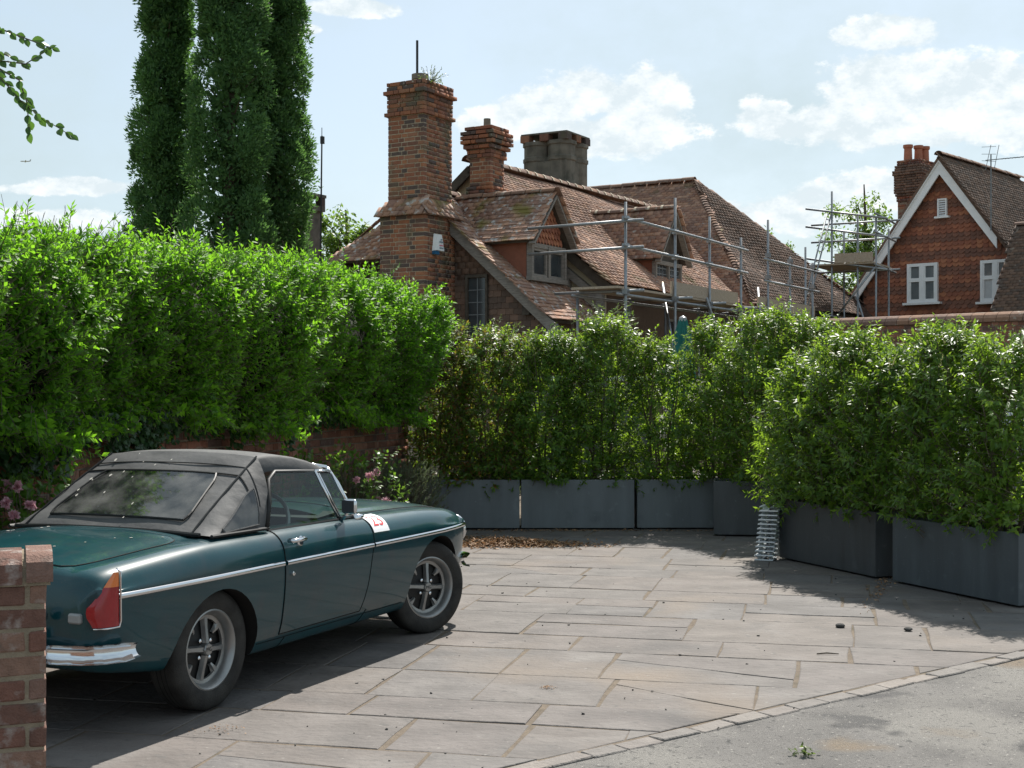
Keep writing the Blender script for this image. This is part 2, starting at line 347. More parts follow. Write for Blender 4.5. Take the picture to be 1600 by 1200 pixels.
m_joint = mat('sandy_joint', [(.115, .092, .072), (.175, .14, .105)], rough=.97, nscale=12, detail=8, bump=.5, bscale=120, spots=[((.10, .085, .06), 5, .55, .68)])
m_sett = mat('edging_sett', [(.3, .27, .25)], pal=[(.195, .175, .16), (.172, .157, .146), (.21, .185, .167), (.183, .163, .15)], rough=.85, nscale=14, amt=.3, bump=.5, bscale=60)
m_road = mat('worn_asphalt', [(.145, .137, .13), (.21, .198, .187)], rough=.93, nscale=2.6, detail=14, bump=.8, bscale=190, spots=[((.235, .222, .205), 1.3, .46, .60), ((.115, .11, .107), 2.6, .56, .64), ((.21, .17, .13), 1.1, .60, .68), ((.10, .095, .09), 70, .60, .68), ((.085, .083, .08), 22, .62, .70), ((.36, .34, .31), 45, .64, .70)])
m_gutter = mat('gutter_asphalt', [(.20, .185, .17), (.27, .25, .23)], rough=.94, nscale=3, detail=12, bump=.8, bscale=210, spots=[((.13, .12, .11), 90, .6, .68), ((.33, .27, .21), 1.6, .6, .75)])
m_ground = mat('garden_ground', [(.10, .11, .05), (.17, .15, .09)], rough=.97, nscale=.6, bump=.3, bscale=6)

# ------------------------------------------------------------------ ground, forecourt, road
gnd = MB(); gnd.add([(-9000, -3000, -.06), (9000, -3000, -.06), (9000, 12000, -.06), (-9000, 12000, -.06)], [(0, 1, 2, 3)])
tag(gnd.build('ground', m_ground), kind='structure')
SA = Vector((-.034, 5.63)); SD = Vector((2.58, 2.10)).normalized(); SN = Vector((-SD.y, SD.x))    # edging line; SN points into the forecourt
def along(t, off, z): p = SA + SD * t + SN * off; return (p.x, p.y, z)
rd = MB(); rd.add([along(-40, -.06, -.009), along(60, -.06, -.009), along(60, -60, -.009), along(-40, -60, -.009)], [(0, 1, 2, 3)])
road = tag(rd.build('road', m_road), kind='structure')
if 0:
  gt = MB(); n = 60; P = [[along(-12 + .5 * i, -.135, -.030), along(-12 + .5 * i, -.62 - .12 * math.sin(i * .9) - .08 * math.sin(i * 2.3), -.030)] for i in range(n)]

fb = MB(); fb.add([along(-12, -.02, -.0045), along(11, -.02, -.0045), (9, 24, -.0045), (-9, 24, -.0045), (-9, 2, -.0045)], [(0, 1, 2, 3, 4)])
court = tag(fb.build('forecourt', m_joint), kind='structure')
E1 = Vector((math.cos(R(13)), -math.sin(R(13)))); E2 = Vector((math.sin(R(13)), math.cos(R(13))))
def clip(poly, p, nrm):
    out = []
    for i in range(len(poly)):
        a = poly[i]; b = poly[(i + 1) % len(poly)]; da = (a - p).dot(nrm); db = (b - p).dot(nrm)
        if da >= 0: out.append(a)
        if da * db < 0: out.append(a + (b - a) * (da / (da - db)))
    return out
def slab(poly, z, jit=.013):
    b = bmesh.new(); c = sum(poly, Vector((0, 0))) / len(poly)
    pts = []
    for i in range(len(poly)):                       # slightly uneven riven edges
        a, q = poly[i], poly[(i + 1) % len(poly)]; pts.append(a); ln = (q - a).length; k = int(ln / .22)
        for s in range(1, k): pts.append(a.lerp(q, s / k) + Vector((random.uniform(-jit, jit), random.uniform(-jit, jit))) * .7)
    tilt = (random.uniform(-.003, .003), random.uniform(-.003, .003))
    zz = lambda p: z + (p - c).x * tilt[0] + (p - c).y * tilt[1]
    top = [b.verts.new((p.x + (c - p).normalized().x * .006, p.y + (c - p).normalized().y * .006, zz(p))) for p in pts]
    mid = [b.verts.new((p.x, p.y, zz(p) - .003)) for p in pts]
    bot = [b.verts.new((p.x, p.y, -.03)) for p in pts]
    b.faces.new(top); n = len(pts)
    for i in range(n):
        j = (i + 1) % n; b.faces.new((mid[i], mid[j], top[j], top[i])); b.faces.new((bot[i], bot[j], mid[j], mid[i]))
    bmesh.ops.recalc_face_normals(b, faces=b.faces)
    me = bpy.data.meshes.new('flagstone'); b.to_mesh(me); b.free(); me.materials.append(m_stone); obj('flagstone', me, court)
rs = random.Random(5)
v = -3.2
while v < 19:
    h = rs.choice([.42, .5, .58, .66, .74, .82]); u = -9 + rs.uniform(0, .8)
    while u < 9:
        w = rs.choice([.46, .56, .66, .76, .9, 1.05])
        parts = [(v, h)]
        if h > .7 and rs.random() < .22: k = rs.uniform(.4, .6) * h; parts = [(v, k), (v + k, h - k)]
        for (v0, hh) in parts:
            g = .005 + rs.random() * .006
            q = [(u + g, v0 + g), (u + w - g, v0 + g), (u + w - g, v0 + hh - g), (u + g, v0 + hh - g)]
            poly = [E1 * (a + rs.uniform(-.012, .012)) + E2 * (c + rs.uniform(-.010, .010)) for a, c in q]
            c = sum(poly, Vector((0, 0))) / 4
            if not (c.y > 3.2 and c.y < 16.4 and abs(c.x) < c.y * .44 + .7 and (c.x > -3.9 + (c.y - 7) * .22)): continue
            poly = clip(poly, SA + SN * .012, SN)
            if len(poly) > 2:
                ar = abs(sum(poly[i].x * poly[(i + 1) % len(poly)].y - poly[(i + 1) % len(poly)].x * poly[i].y for i in range(len(poly)))) / 2
                if ar > .006:
                    if ar > .45 and rs.random() < .13:          # a cracked flag: two pieces with an open crack
                        cc = sum(poly, Vector((0, 0))) / len(poly); dn = Vector((math.cos(rs.uniform(.6, 2.4)), math.sin(rs.uniform(.6, 2.4)))).normalized()
                        for sg in (1, -1):
                            pc = clip(poly, cc + dn * .003 * sg, dn * sg)
                            if len(pc) > 2: slab(pc, rs.uniform(-.002, .002), .016)
                    else: slab(poly, rs.uniform(-.002, .0025))
        u += w
    v += h
# edging setts along the road
t = -1.4
while t < 7.5:
    w = rs.uniform(.19, .27)
    me = piece_box('sett', w - .007, .105, .09, m_sett, bev=.005, jit=.004, seed=int(t * 99))
    o = obj('sett', me, court); p = along(t + w / 2, -.058 + rs.uniform(-.006, .006), -.0455 + rs.uniform(-.002, .002)); o.location = p
    o.rotation_euler = (0, 0, math.atan2(SD.y, SD.x) + rs.uniform(-.03, .03)); t += w

# ------------------------------------------------------------------ brickwork
BV = {}
def brick_mesh(m, L_, D, H, k, bev=.005):
    key = (m.name, round(L_, 4), round(D, 4), round(H, 4), k)
    if key not in BV: BV[key] = piece_box('brick', L_, D, H, m, bev=bev, jit=.0025, seed=hash(key) % 9999)
    return BV[key]
def put_bricks(parent, items, m, limit, key):
    """items: (matrix, (L,D,H)); the first `limit` in order of `key` become pieces of their own, the rest one mesh"""
    items = sorted(items, key=key)
    for i, (M_, S) in enumerate(items[:limit]):
        o = obj('brick', brick_mesh(m, *S, i % 4), parent); o.matrix_local = M_
    if items[limit:]:
        o = obj('brickwork', boxes_mesh('brickwork', np.array([np.array(a[0]) for a in items[limit:]]), [a[1] for a in items[limit:]], m), parent); tag(o, kind='stuff')
def courses(x0, x1, z0, nz, y, rs, depth=.1025, axis='x', flemish=True, pitch=.075, jy=.003):
    """bricks of a flat wall face, centre plane at y"""
    out = []
    for c in range(nz):
        z = z0 + (c + .5) * pitch; x = x0 - (.0 if c % 2 == 0 else .1125 if not flemish else .05); k = c % 2
        while x < x1 - .02:
            w = (.215 if (k % 2 == 0 or not flemish) else .1025)
            a = max(x, x0); b = min(x + w, x1)
            if x1 - b < .045: b = x1
            if b - a > .03: out.append((M4(((a + b) / 2, y + rs.uniform(-jy, jy), z + rs.uniform(-.002, .002)), Matrix.Rotation(rs.uniform(-.006, .006), 4, 'Y')), (round(b - a, 3), depth, .064)))
            x += w + .011; k += 1
    return out

# near wall end with bullnose coping (left edge of the picture)
PX = -1.475; PY = 4.28
pier = thing('brick_wall', 'low red brick wall end with rounded brick coping nearest the camera', 'wall', (PX, PY, -.085), R(20.5))
rs = random.Random(3)
items = courses(-1.6, 0, 0, 14, .05, rs) + courses(-1.6, 0, 0, 14, .28, rs)
for it in items: it[0].translation.x = -1.6 - it[0].translation.x
for c in range(14):
    items.append((M4((-.05, .165, (c + .5) * .075)), (.1, .11, .064)))
put_bricks(pier, items, m_brick_pale, 320, lambda it: it[0].translation.y * 4 - it[0].translation.x)
m_mortar_p = mat('pier_mortar', [(.20, .16, .115), (.29, .235, .17)], rough=.95, nscale=20, bump=.5, bscale=150)
MB().box(-1.597, -.006, .004, .326, 0, 1.05).build('mortar_core', m_mortar_p, pier)
x = 0.02
k = 0
while x > -1.6:                                           # bullnose bricks on edge
    w = .080; b = bmesh.new(); prof = []
    for q in range(9):
        a = math.pi * q / 8; prof.append((.165 - .178 * math.cos(a), 1.05 + .02 + .075 * math.sin(a) ** .6))
    prof = [(-.013, 1.05)] + prof + [(.343, 1.05)]
    mb = MB(); mb.prism([(x, p[0], p[1]) for p in prof], (-w, 0, 0)); o = mb.build('coping_brick', m_brick_pale, pier)
    o.location.z = rs.uniform(-.004, .004); o.location.y = rs.uniform(-.006, .006)
    x -= w + .012; k += 1
MB().box(-1.6, .012, .0, .33, 1.045, 1.06).build('coping_bed', m_mortar_p, pier)
MB().prism([(.012, p[0] * .97 + .005, p[1] - .009) for p in prof], (-1.61, 0, 0)).build('coping_mortar', m_mortar_p, pier)

# garden wall behind the car, under the hedge
WA = Vector((-3.17, 9.05)); WD = Vector((1.92, 6.45)).normalized(); WANG = math.atan2(WD.y, WD.x)
gw = thing('garden_wall', 'old red brick garden wall behind the green car under the clipped hedge', 'wall', (WA.x - WD.x * 2.2, WA.y - WD.y * 2.2, -.03), WANG)
items = courses(0, 9.1, 0, 17, .05, rs)
put_bricks(gw, items, m_brick_dark, 300, lambda it: -it[0].translation.z + abs(it[0].translation.x - 4.8) * .12)
MB().box(0, 9.1, .006, .33, 0, 1.275).build('mortar_core', m_mortar_dk, gw)

# high wall with half-round coping, right background
gA = Vector((5.2, 25.6)); gB = Vector((11.5, 20.0)); gd = (gB - gA).normalized(); gl = (gB - gA).length
fw = thing('boundary_wall', 'tall brick boundary wall with half-round coping behind the right planters', 'wall', (gA.x, gA.y, -.03), math.atan2(gd.y, gd.x))
items = courses(0, gl, 1.35, 19, .05, rs)
put_bricks(fw, items, m_brick_dark, 300, lambda it: -it[0].translation.z)
MB().box(0, gl, .006, .3, 0, 2.78).build('mortar_core', m_mortar_dk, fw)
x = 0
while x < gl:
    w = .225; prof = [(.15 - .2 * math.cos(math.pi * q / 8), 2.78 + .17 * math.sin(math.pi * q / 8)) for q in range(9)]
    o = MB().prism([(x, a, z) for a, z in prof], (w - .008, 0, 0)).build('coping_brick', m_ridge, fw); x += w
# ------------------------------------------------------------------ the tile-roofed cottage
HO = Vector((-1.49, 23.0)); HR = R(-30)
cot = thing('cottage', 'old tile-roofed brick cottage with tall chimneys and dormer windows behind the hedge', 'house', (HO.x, HO.y, -.03), HR)
rs = random.Random(21)
ALLT = []                                              # (matrix, parent, material) of every roof tile of the cottage
def tiles(P0, e, g, poly, parent, m, w=.165, gauge=.1, ln=.24, th=.019, sag=.02, store=None, jit=1.0):
    P0 = Vector(P0); e = Vector(e).normalized(); g = Vector(g).normalized(); n = e.cross(g)
    a0 = min(p[0] for p in poly); a1 = max(p[0] for p in poly); b0 = min(p[1] for p in poly); b1 = max(p[1] for p in poly)
    r = 0; b = b0 + .02
    while b < b1:
        a = a0 - (w / 2 if r % 2 else 0) + w / 2; row = rs.uniform(-.006, .006)
        while a < a1 + w / 2:
            if inpoly(a, b + .03, poly):
                t = R(6.5) + rs.uniform(-.012, .012) * jit
                e2 = (e + g * rs.uniform(-.010, .010) * jit).normalized(); g2 = (g * math.cos(t) - n * math.sin(t)); g2 = (g2 - e2 * g2.dot(e2)).normalized(); n2 = e2.cross(g2)
                wob = sag * (math.sin(a * 1.3 + b * .7) * .5 + math.sin(b * 1.9 + a * .4) * .3 + .5)
                p = P0 + e * a + g * (b + ln * .28 + row + rs.uniform(-.005, .005) * jit) + n * (.028 + wob + rs.uniform(-.002, .003) * jit)
                M_ = Matrix(((e2.x, g2.x, n2.x, p.x), (e2.y, g2.y, n2.y, p.y), (e2.z, g2.z, n2.z, p.z), (0, 0, 0, 1)))
                (ALLT if store is None else store).append((M_, parent, m, (w - .006, ln, th)))
            a += w
        b += gauge; r += 1
def slabroof(name, poly, n, m, parent, th=.06):
    return MB().prism(poly, Vector(n).normalized() * -th).build(name, m, parent)
def ridge(P, Q, parent, r=.11, step=.32, mortar=True):
    P = Vector(P); Q = Vector(Q); L_ = (Q - P).length; d = (Q - P) / L_; s = d.cross(Vector((0, 0, 1))).normalized(); x = 0
    while x < L_ - .05:
        w = min(step, L_ - x); mb = MB(); a = P + d * x + Vector((0, 0, rs.uniform(-.008, .008))); ring = []
        for q in range(7):
            an = math.pi * (q / 6 * .9 + .05); ring.append((s * math.cos(an) * r * 1.15, Vector((0, 0, math.sin(an) * r))))
        Pg = [[a + d * k + i * sc + j * sc for i, j in ring] for k, sc in ((0, 1.0), (w - .012, .96))]
        mb.grid(Pg); mb.grid([[p - Vector((0, 0, .012)) for p in q] for q in Pg]); mb.build('ridge_tile', m_ridge, parent, smooth=True)
        if mortar:
            mb = MB(); Pg = [[a + d * k + i * 1.07 + j * 1.07 for i, j in ring] for k in (w - .035, w + .02)]
            mb.grid(Pg); mb.build('mortar_joint', m_ridge_mortar, parent)
        x += step
sA, sB, sC = .883, .823, .994
# A: near range
zA = lambda t: 4.58 - sA * (t + .03)
gA_ = Vector((-1, 0, sA)).normalized(); tA = 1.98; LA = (tA + .7) / abs(gA_.x)
roofA = slabroof('roof', [(tA, .85, zA(tA)), (tA, 3.1, zA(tA)), (-.7, 3.1, zA(-.7)), (-.7, .85, zA(-.7))], (sA, 0, 1), m_oakdark, cot)
tiles((tA, .8, zA(tA)), (0, 1, 0), gA_, [(0, 0), (2.25, 0), (2.25, LA), (0, LA)], roofA, m_tile_moss)
slabroof('roof', [(-3.4, .85, zA(-.7) - sA * 2.7), (-3.4, 3.1, zA(-.7) - sA * 2.7), (-.7, 3.1, zA(-.7)), (-.7, .85, zA(-.7))], (-sA, 0, 1), m_tile_dark, cot)
ridge((-.7, .8, zA(-.7) + .03), (-.7, 2.9, zA(-.7) + .03), roofA)
# gable wall of A with hung tiles
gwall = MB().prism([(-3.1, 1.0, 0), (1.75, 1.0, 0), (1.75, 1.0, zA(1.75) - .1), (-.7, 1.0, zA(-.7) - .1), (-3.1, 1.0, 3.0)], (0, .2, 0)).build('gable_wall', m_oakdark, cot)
hung = []
tiles((0.05, 1.0, 1.9), (1, 0, 0), (0, 0, 1), [(0, 0), (1.66, 0), (1.66, zA(1.72) - 2.05), (.0, zA(.05) - 2.1)], gwall, m_tile_dark, store=hung, sag=0, gauge=.105, jit=.7)
MB().box(1.5, 1.78, .98, 3.0, 0, 2.62).build('corner_brickwork', m_brick_chim, cot)
MB().box(1.55, 1.75, 1.2, 3.2, 0, zA(1.75) - .12).build('side_wall', m_tile_dark, cot)
bb = MB(); bb.bar((-.1, .83, zA(-.1) - .09), (2.02, .83, zA(2.02) - .09), .05, .17, up=(0, 0, 1)); bb.build('barge_board', m_oak, cot)
MB().box(1.92, 2.06, .83, .98, zA(2.0) - .28, zA(2.0) - .05).build('eave_bracket', m_leadstrip, cot)
MB().box(1.42, 1.56, .86, .97, zA(1.5) - .33, zA(1.5) - .17).build('purlin_end', m_oakdark, cot)
# small leaded window in the gable
w1 = MB(); x0, x1, z0, z1 = .30, .66, 2.50, 3.58
for a in ((x0 - .05, x0, z0 - .05, z1 + .05), (x1, x1 + .04, z0 - .05, z1 + .05), (x0, x1, z1, z1 + .05), (x0, x1, z0 - .05, z0)): w1.box(a[0], a[1], .90, .99, a[2], a[3])
wo = w1.build('window', m_oakdark, cot)
for i in range(2):
    for j in range(5): MB().box(x0 + .18 * i + .006, x0 + .18 * i + .174, .945, .951, z0 + .216 * j + .006, z0 + .216 * j + .21).build('pane', m_lead, wo)
lb = MB(); lb.box(x0 + .172, x0 + .188, .938, .956, z0, z1)
for j in range(1, 5): lb.box(x0, x1, .939, .955, z0 + .216 * j - .007, z0 + .216 * j + .007)
lb.build('glazing_bar', m_leadstrip, wo)
# left-hand half hip, facing the camera, and its dark recess
g2 = Vector((0, 1, .95)).normalized()
hp = [(-2.35, .45, 3.95), (-.8, .45, 3.95), (-.8, 1.5, 4.95), (-1.35, 1.5, 4.95)]
hipn = slabroof('roof', hp, (0, -.95, 1), m_oakdark, cot)
tiles((-2.35, .4, 3.92), (1, 0, 0), g2, [(-.05, 0), (1.6, 0), (1.6, 1.42), (1.0, 1.42)], hipn, m_tile_moss)
slabroof('roof', [(-2.4, .5, 3.9), (-3.3, .7, 3.25), (-3.3, 3.0, 3.25), (-1.3, 1.55, 4.95)], (-.7, -.2, 1), m_oakdark, cot)
h2 = cot.children[-1]
tiles((-3.35, .55, 3.2), (.42, 0, .3), (.25, .72, .62), [(0, 0), (1.25, 0), (1.9, 1.3), (1.5, 1.35)], h2, m_tile_moss)
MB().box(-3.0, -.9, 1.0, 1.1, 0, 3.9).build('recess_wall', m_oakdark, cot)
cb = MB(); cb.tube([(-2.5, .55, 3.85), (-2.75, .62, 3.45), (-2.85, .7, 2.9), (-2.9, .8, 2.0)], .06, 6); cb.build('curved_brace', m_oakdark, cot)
lw = MB(); lw.box(-2.05, -1.35, .93, .99, 3.1, 3.55); lwo = lw.build('window', m_oak, cot); MB().box(-2.0, -1.4, .92, .928, 3.14, 3.5).build('pane', m_lead, lwo)

# B: main range
zB = lambda t: 5.95 - sB * (t + .85)
gB_ = Vector((-1, 0, sB)).normalized(); tB = 2.12; LB = (tB + .85) / abs(gB_.x)
roofB = slabroof('roof', [(tB, 2.85, zB(tB)), (tB, 11.2, zB(tB)), (-.85, 12.6, zB(-.85)), (-.85, 2.85, zB(-.85))], (sB, 0, 1), m_oakdark, cot)
tiles((tB, 2.8, zB(tB)), (0, 1, 0), gB_, [(0, 0), (7.4, 0), (9.9, LB), (0, LB)], roofB, m_tile, sag=.045)
slabroof('roof', [(-3.8, 2.85, zB(-.85) - sB * 2.95), (-3.8, 12.6, zB(-.85) - sB * 2.95), (-.85, 12.6, zB(-.85)), (-.85, 2.85, zB(-.85))], (-sB, 0, 1), m_tile_dark, cot)
ridge((-.85, 2.75, zB(-.85) + .05), (-.85, 12.4, zB(-.85) + .12), roofB, r=.12, step=.36)
MB().prism([(-3.5, 3.0, 0), (1.9, 3.0, 0), (1.9, 3.0, zB(1.9) - .12), (-.85, 3.0, zB(-.85) - .12), (-3.5, 3.0, 3.5)], (0, .15, 0)).build('gable_wall', m_plaster, cot)
MB().box(1.75, 1.9, 3.15, 10.5, 0, 3.55).build('front_wall', m_tile_dark, cot)
bb = MB(); bb.bar((-.85, 2.86, zB(-.85) - .1), (tB + .02, 2.86, zB(tB) - .1), .06, .17); bb.bar((-.85, 2.86, zB(-.85) - .1), (-3.6, 2.86, 3.6), .06, .17); bb.build('barge_board', m_oakdark, cot)
tm = MB()
for (a, b) in (((1.9, 2.9, 3.4), (1.9, 2.9, 2.0)), ((.7, 2.93, 4.2), (1.85, 2.93, 3.3)), ((1.2, 2.92, 3.75), (1.2, 2.92, 3.1))): tm.bar(a, b, .13, .13)
tm.build('timber_frame', m_oak, cot)
gutter = MB(); gutter.tube([(tB + .06, 3.0, zB(tB) - .06), (tB + .06, 10.2, zB(tB) - .06)], .05, 8); gutter.build('gutter', m_black, cot)
# windows in the front wall under the scaffold
for (s0, zz) in ((5.9, 1.95), (6.45, 1.95), (8.4, 2.0)):
    o = MB().box(1.86, 1.93, s0, s0 + .45, zz, zz + 1.1).build('window', m_oak, cot); MB().box(1.932, 1.938, s0 + .05, s0 + .40, zz + .05, zz + 1.05).build('pane', m_lead, o)
# C: hipped cross wing
Rg = Vector((-.41, 13.0, 6.91)); N1 = Vector((2.4, 9.6, 3.5)); N2 = Vector((2.75, 18.8, 3.65)); L0 = Vector((-6.5, 13.0, 6.86)); L1 = Vector((-6.5, 9.6, 3.5))
gC = Vector((0, 1, (6.91 - 3.5) / 3.4)).normalized(); LC = 3.4 / gC.y
roofC = slabroof('roof', [L1, N1, Rg, L0], (0, -1, 1), m_oakdark, cot)
tiles((-6.5, 9.6, 3.5), (1, 0, 0), gC, [(2.6, 1.2), (8.9, 0), (6.09, LC), (1.0, LC)], roofC, m_tile, sag=.05)
pn = (N2 - N1).cross(Rg - N1); pn = pn if pn.x > 0 else -pn
roofH = slabroof('roof', [N1, N2, Rg], pn, m_oakdark, cot)
eH = (N2 - N1).normalized(); gH = pn.normalized().cross(eH); q = Rg - N1
tiles(N1, eH, gH, [(0, 0), ((N2 - N1).length, 0), (q.dot(eH), q.dot(gH))], roofH, m_tile_dark, sag=.06)
slabroof('roof', [Rg, N2, Vector((-6.5, 18.8, 3.6)), L0], (0, 1, 1), m_tile_dark, cot)
ridge(L0 + Vector((0, 0, .05)), Rg + Vector((.05, 0, .05)), roofC, mortar=False, step=.34)
k = (N1 - Rg)
for i in range(48):                                     # bonnet tiles down the near hip
    p = Rg + k * ((i + .5) / 48); d = k.normalized(); s_ = d.cross(Vector((0, 0, 1))).normalized(); u_ = s_.cross(d); u_ = u_ if u_.z > 0 else -u_
    ring = [(s_ * math.cos(a) * .09 + u_ * (math.sin(a) * .045 + .03)) for a in [math.pi * j / 6 for j in range(7)]]
    MB().grid([[p - d * .08 + r_ * .75 for r_ in ring], [p + d * .08 + r_ + u_ * .016 for r_ in ring]]).build('bonnet_tile', m_ridge, roofC)
k = N2 - Rg
for i in range(40):
    p = Rg + k * ((i + .5) / 40); d = k.normalized(); s_ = d.cross(Vector((0, 0, 1))).normalized(); u_ = s_.cross(d); u_ = u_ if u_.z > 0 else -u_
    ring = [(s_ * math.cos(a) * .11 + u_ * (math.sin(a) * .05 + .03)) for a in [math.pi * j / 6 for j in range(7)]]
    MB().grid([[p - d * .09 + r_ * .8 for r_ in ring], [p + d * .1 + r_ + u_ * .014 for r_ in ring]]).build('bonnet_tile', m_tile, roofC)
MB().box(-6, 2.1, 9.9, 18.4, 0, 3.55).build('wing_wall', m_tile_dark, cot)
# dormers
def dormer(sc, half, zap, zev, tf, zroof, m, gm, wz, leaded):
    d = thing('dormer', '', '', (0, 0, 0)); d.parent = cot
    for kk in ('label', 'category'):
        if kk in d: del d[kk]
    tb_r = next(t for t in np.arange(-3, 3, .01) if zroof(t) <= zap); tb_e = next(t for t in np.arange(-3, 3, .01) if zroof(t) <= zev)
    for sg in (-1, 1):
        y1 = sc + sg * half; n = (0, sg * (zap - zev), half)
        r = slabroof('dormer_roof', [(tb_r - .1, sc, zap), (tf + .16, sc, zap), (tf + .16, y1, zev), (tb_e - .1, y1, zev)], n, m_oakdark, d, .04)
        g = Vector((0, -sg * half, zap - zev)).normalized(); Ls = math.hypot(half, zap - zev)
        if sg < 0: tiles((tb_e, y1, zev), (1, 0, 0), g, [(-.05, 0), (tf + .19 - tb_e, 0), (tf + .19 - tb_e, Ls), (tb_r - tb_e, Ls)], r, m, sag=.015)
        else: tiles((tf + .19, y1, zev), (-1, 0, 0), g, [(0, 0), (tf + .19 - tb_e, 0), (tf + .19 - tb_r, Ls), (0, Ls)], r, m, sag=.015)
    ridge((tf + .2, sc, zap + .02), (tb_r, sc, zap + .02), d, r=.09, step=.3, mortar=leaded)
    hw = half - .16; zb = wz
    MB().prism([(tf - .06, sc - hw, zev - .05), (tf - .06, sc + hw, zev - .05), (tf - .06, sc, zap - .1)], (.05, 0, 0)).build('gable', m_oakdark, d)
    go = d.children[-1]
    if not leaded:                                       # diamond-cut red tiles in the gable
        r_ = 0; z = zev - .02
        while z < zap - .12:
            wid = hw * (zap - z) / (zap - zev) - .1; y = -wid - (.05 if r_ % 2 else 0)
            while y < wid:
                MB().prism([(tf, sc + y, z + .15), (tf, sc + y + .096, z + .15), (tf + .022, sc + y + .096, z + .06), (tf + .034, sc + y + .048, z), (tf + .022, sc + y, z + .06)], (-.012, 0, 0)).build('hung_tile', m_tile_red, go); y += .112
            z += .11; r_ += 1
    for sg in (-1, 1):                                   # cheeks and barge boards
        MB().prism([(tf - .06, sc + sg * hw, zev), (tf - .06, sc + sg * hw, zb - .1), (tb_e - .2, sc + sg * hw, zev)], (0, -sg * .05, 0)).build('cheek', m_tile_red, d)
        MB().bar((tf + .15, sc + sg * (half + .02), zev - .06), (tf + .15, sc, zap - .055), .04, .12, up=(1, 0, 0)).build('barge_board', m_oak, d)
    fr = MB(); y0, y1, z0, z1 = sc - hw, sc + hw, zb, zev - .04
    if leaded:
        for i in range(3): y = y0 + (y1 - y0) * i / 2; fr.box(tf - .05, tf + .04, y - .03, y + .03, z0, z1)
    else:
        for i in range(3): y = y0 + .03 + (y1 - y0 - .06) * i / 2; fr.box(tf - .05, tf + .06, y - .035, y + .035, z0, z1)
    fr.box(tf - .04, tf + .05, y0, y1, z1 - .05, z1 + .03); fr.box(tf - .04, tf + .07, y0 - .04, y1 + .04, z0 - .05, z0 + .03)
    wo = fr.build('window', m_oak, d)
    for i in range(2):
        ya = y0 + (y1 - y0) * i / 2 + .05; yb = y0 + (y1 - y0) * (i + 1) / 2 - .05
        if not leaded:
            MB().box(tf - .02, tf - .012, ya, yb, z0 + .04, z1 - .05).build('pane', m_lead, wo)
            sf = MB(); 
            for q in ((ya, ya + .045, z0 + .03, z1 - .05), (yb - .045, yb, z0 + .03, z1 - .05), (ya + .045, yb - .045, z0 + .03, z0 + .075), (ya + .045, yb - .045, z1 - .1, z1 - .05)): sf.box(tf - .01, tf + .03, *q)
            sf.build('casement', m_oak, wo)
            bl = MB(); z = z0 + .12
            while z < z1 - .1: bl.box(tf - .045, tf - .03, ya, yb, z, z + .02); z += .035
            bl.build('blind_slat', m_oak, wo)
        else:
            for a in range(3):
                for b in range(4): MB().box(tf - .02, tf - .012, ya + (yb - ya) * a / 3 + .006, ya + (yb - ya) * (a + 1) / 3 - .006, z0 + (z1 - z0) * b / 4 + .006, z0 + (z1 - z0) * (b + 1) / 4 - .006).build('pane', m_lead, wo)
            lb = MB()
            for a in range(1, 3): lb.box(tf - .024, tf - .006, ya + (yb - ya) * a / 3 - .008, ya + (yb - ya) * a / 3 + .008, z0, z1)
            for b in range(1, 4): lb.box(tf - .023, tf - .007, ya, yb, z0 + (z1 - z0) * b / 4 - .008, z0 + (z1 - z0) * b / 4 + .008)
            lb.build('glazing_bar', m_leadstrip, wo)
    MB().box(tf - .9, tf - .3, sc - hw + .06, sc + hw - .06, zb - .1, zev).build('dark_room', m_dark, d)
    return d
dormer(1.97, .80, 5.11, 4.20, 1.30, zA, m_tile_moss, m_tile_red, 3.58, False)
dormer(6.42, .80, 5.30, 4.25, 1.70, zB, m_tile, None, 3.75, True)

# chimneys
def chimney(name, t0, t1, s0, s1, prof, m, limit, base=0.0, pots=(), capm=None):
    """prof: (z_from, z_to, outset) bands, bricks on the four faces"""
    c = obj(name, MB().box(t0 + .005, t1 - .005, s0 + .005, s1 - .005, base, prof[-1][1] - .012).mesh(name, m_mortar), cot); items = []
    for (z0, z1, e) in prof:
        nz = max(1, round((z1 - z0) / .075)); pitch = (z1 - z0) / nz
        a0, a1, b0, b1 = t0 - e, t1 + e, s0 - e, s1 + e
        for it in courses(a0, a1, z0, nz, b0 + .05, rs, pitch=pitch): items.append(it)
        for it in courses(b0 + .105, b1, z0, nz, 0, rs, pitch=pitch):
            M_ = Matrix.Translation((a1 - .05, 0, 0)) @ Matrix(((0, -1, 0, 0), (1, 0, 0, 0), (0, 0, 1, 0), (0, 0, 0, 1))) @ it[0]; items.append((M_, it[1]))
        MB().box(a0 + .004, a1 - .1, b1 - .1, b1 - .004, z0, z1).box(a0 + .003, a0 + .1, b0 + .1, b1 - .1, z0, z1).build('back_brickwork', m, c)
    put_bricks(c, [it for it in items if it[0].translation.z > 2.9], m, limit, lambda it: (it[0].translation.y > s0 + .2) * 3 - it[0].translation.z * .1)
    return c
C1 = chimney('chimney', -.93, 0, 0, 1.2, [(2.0, 4.62, 0)], m_brick_chim, 150)
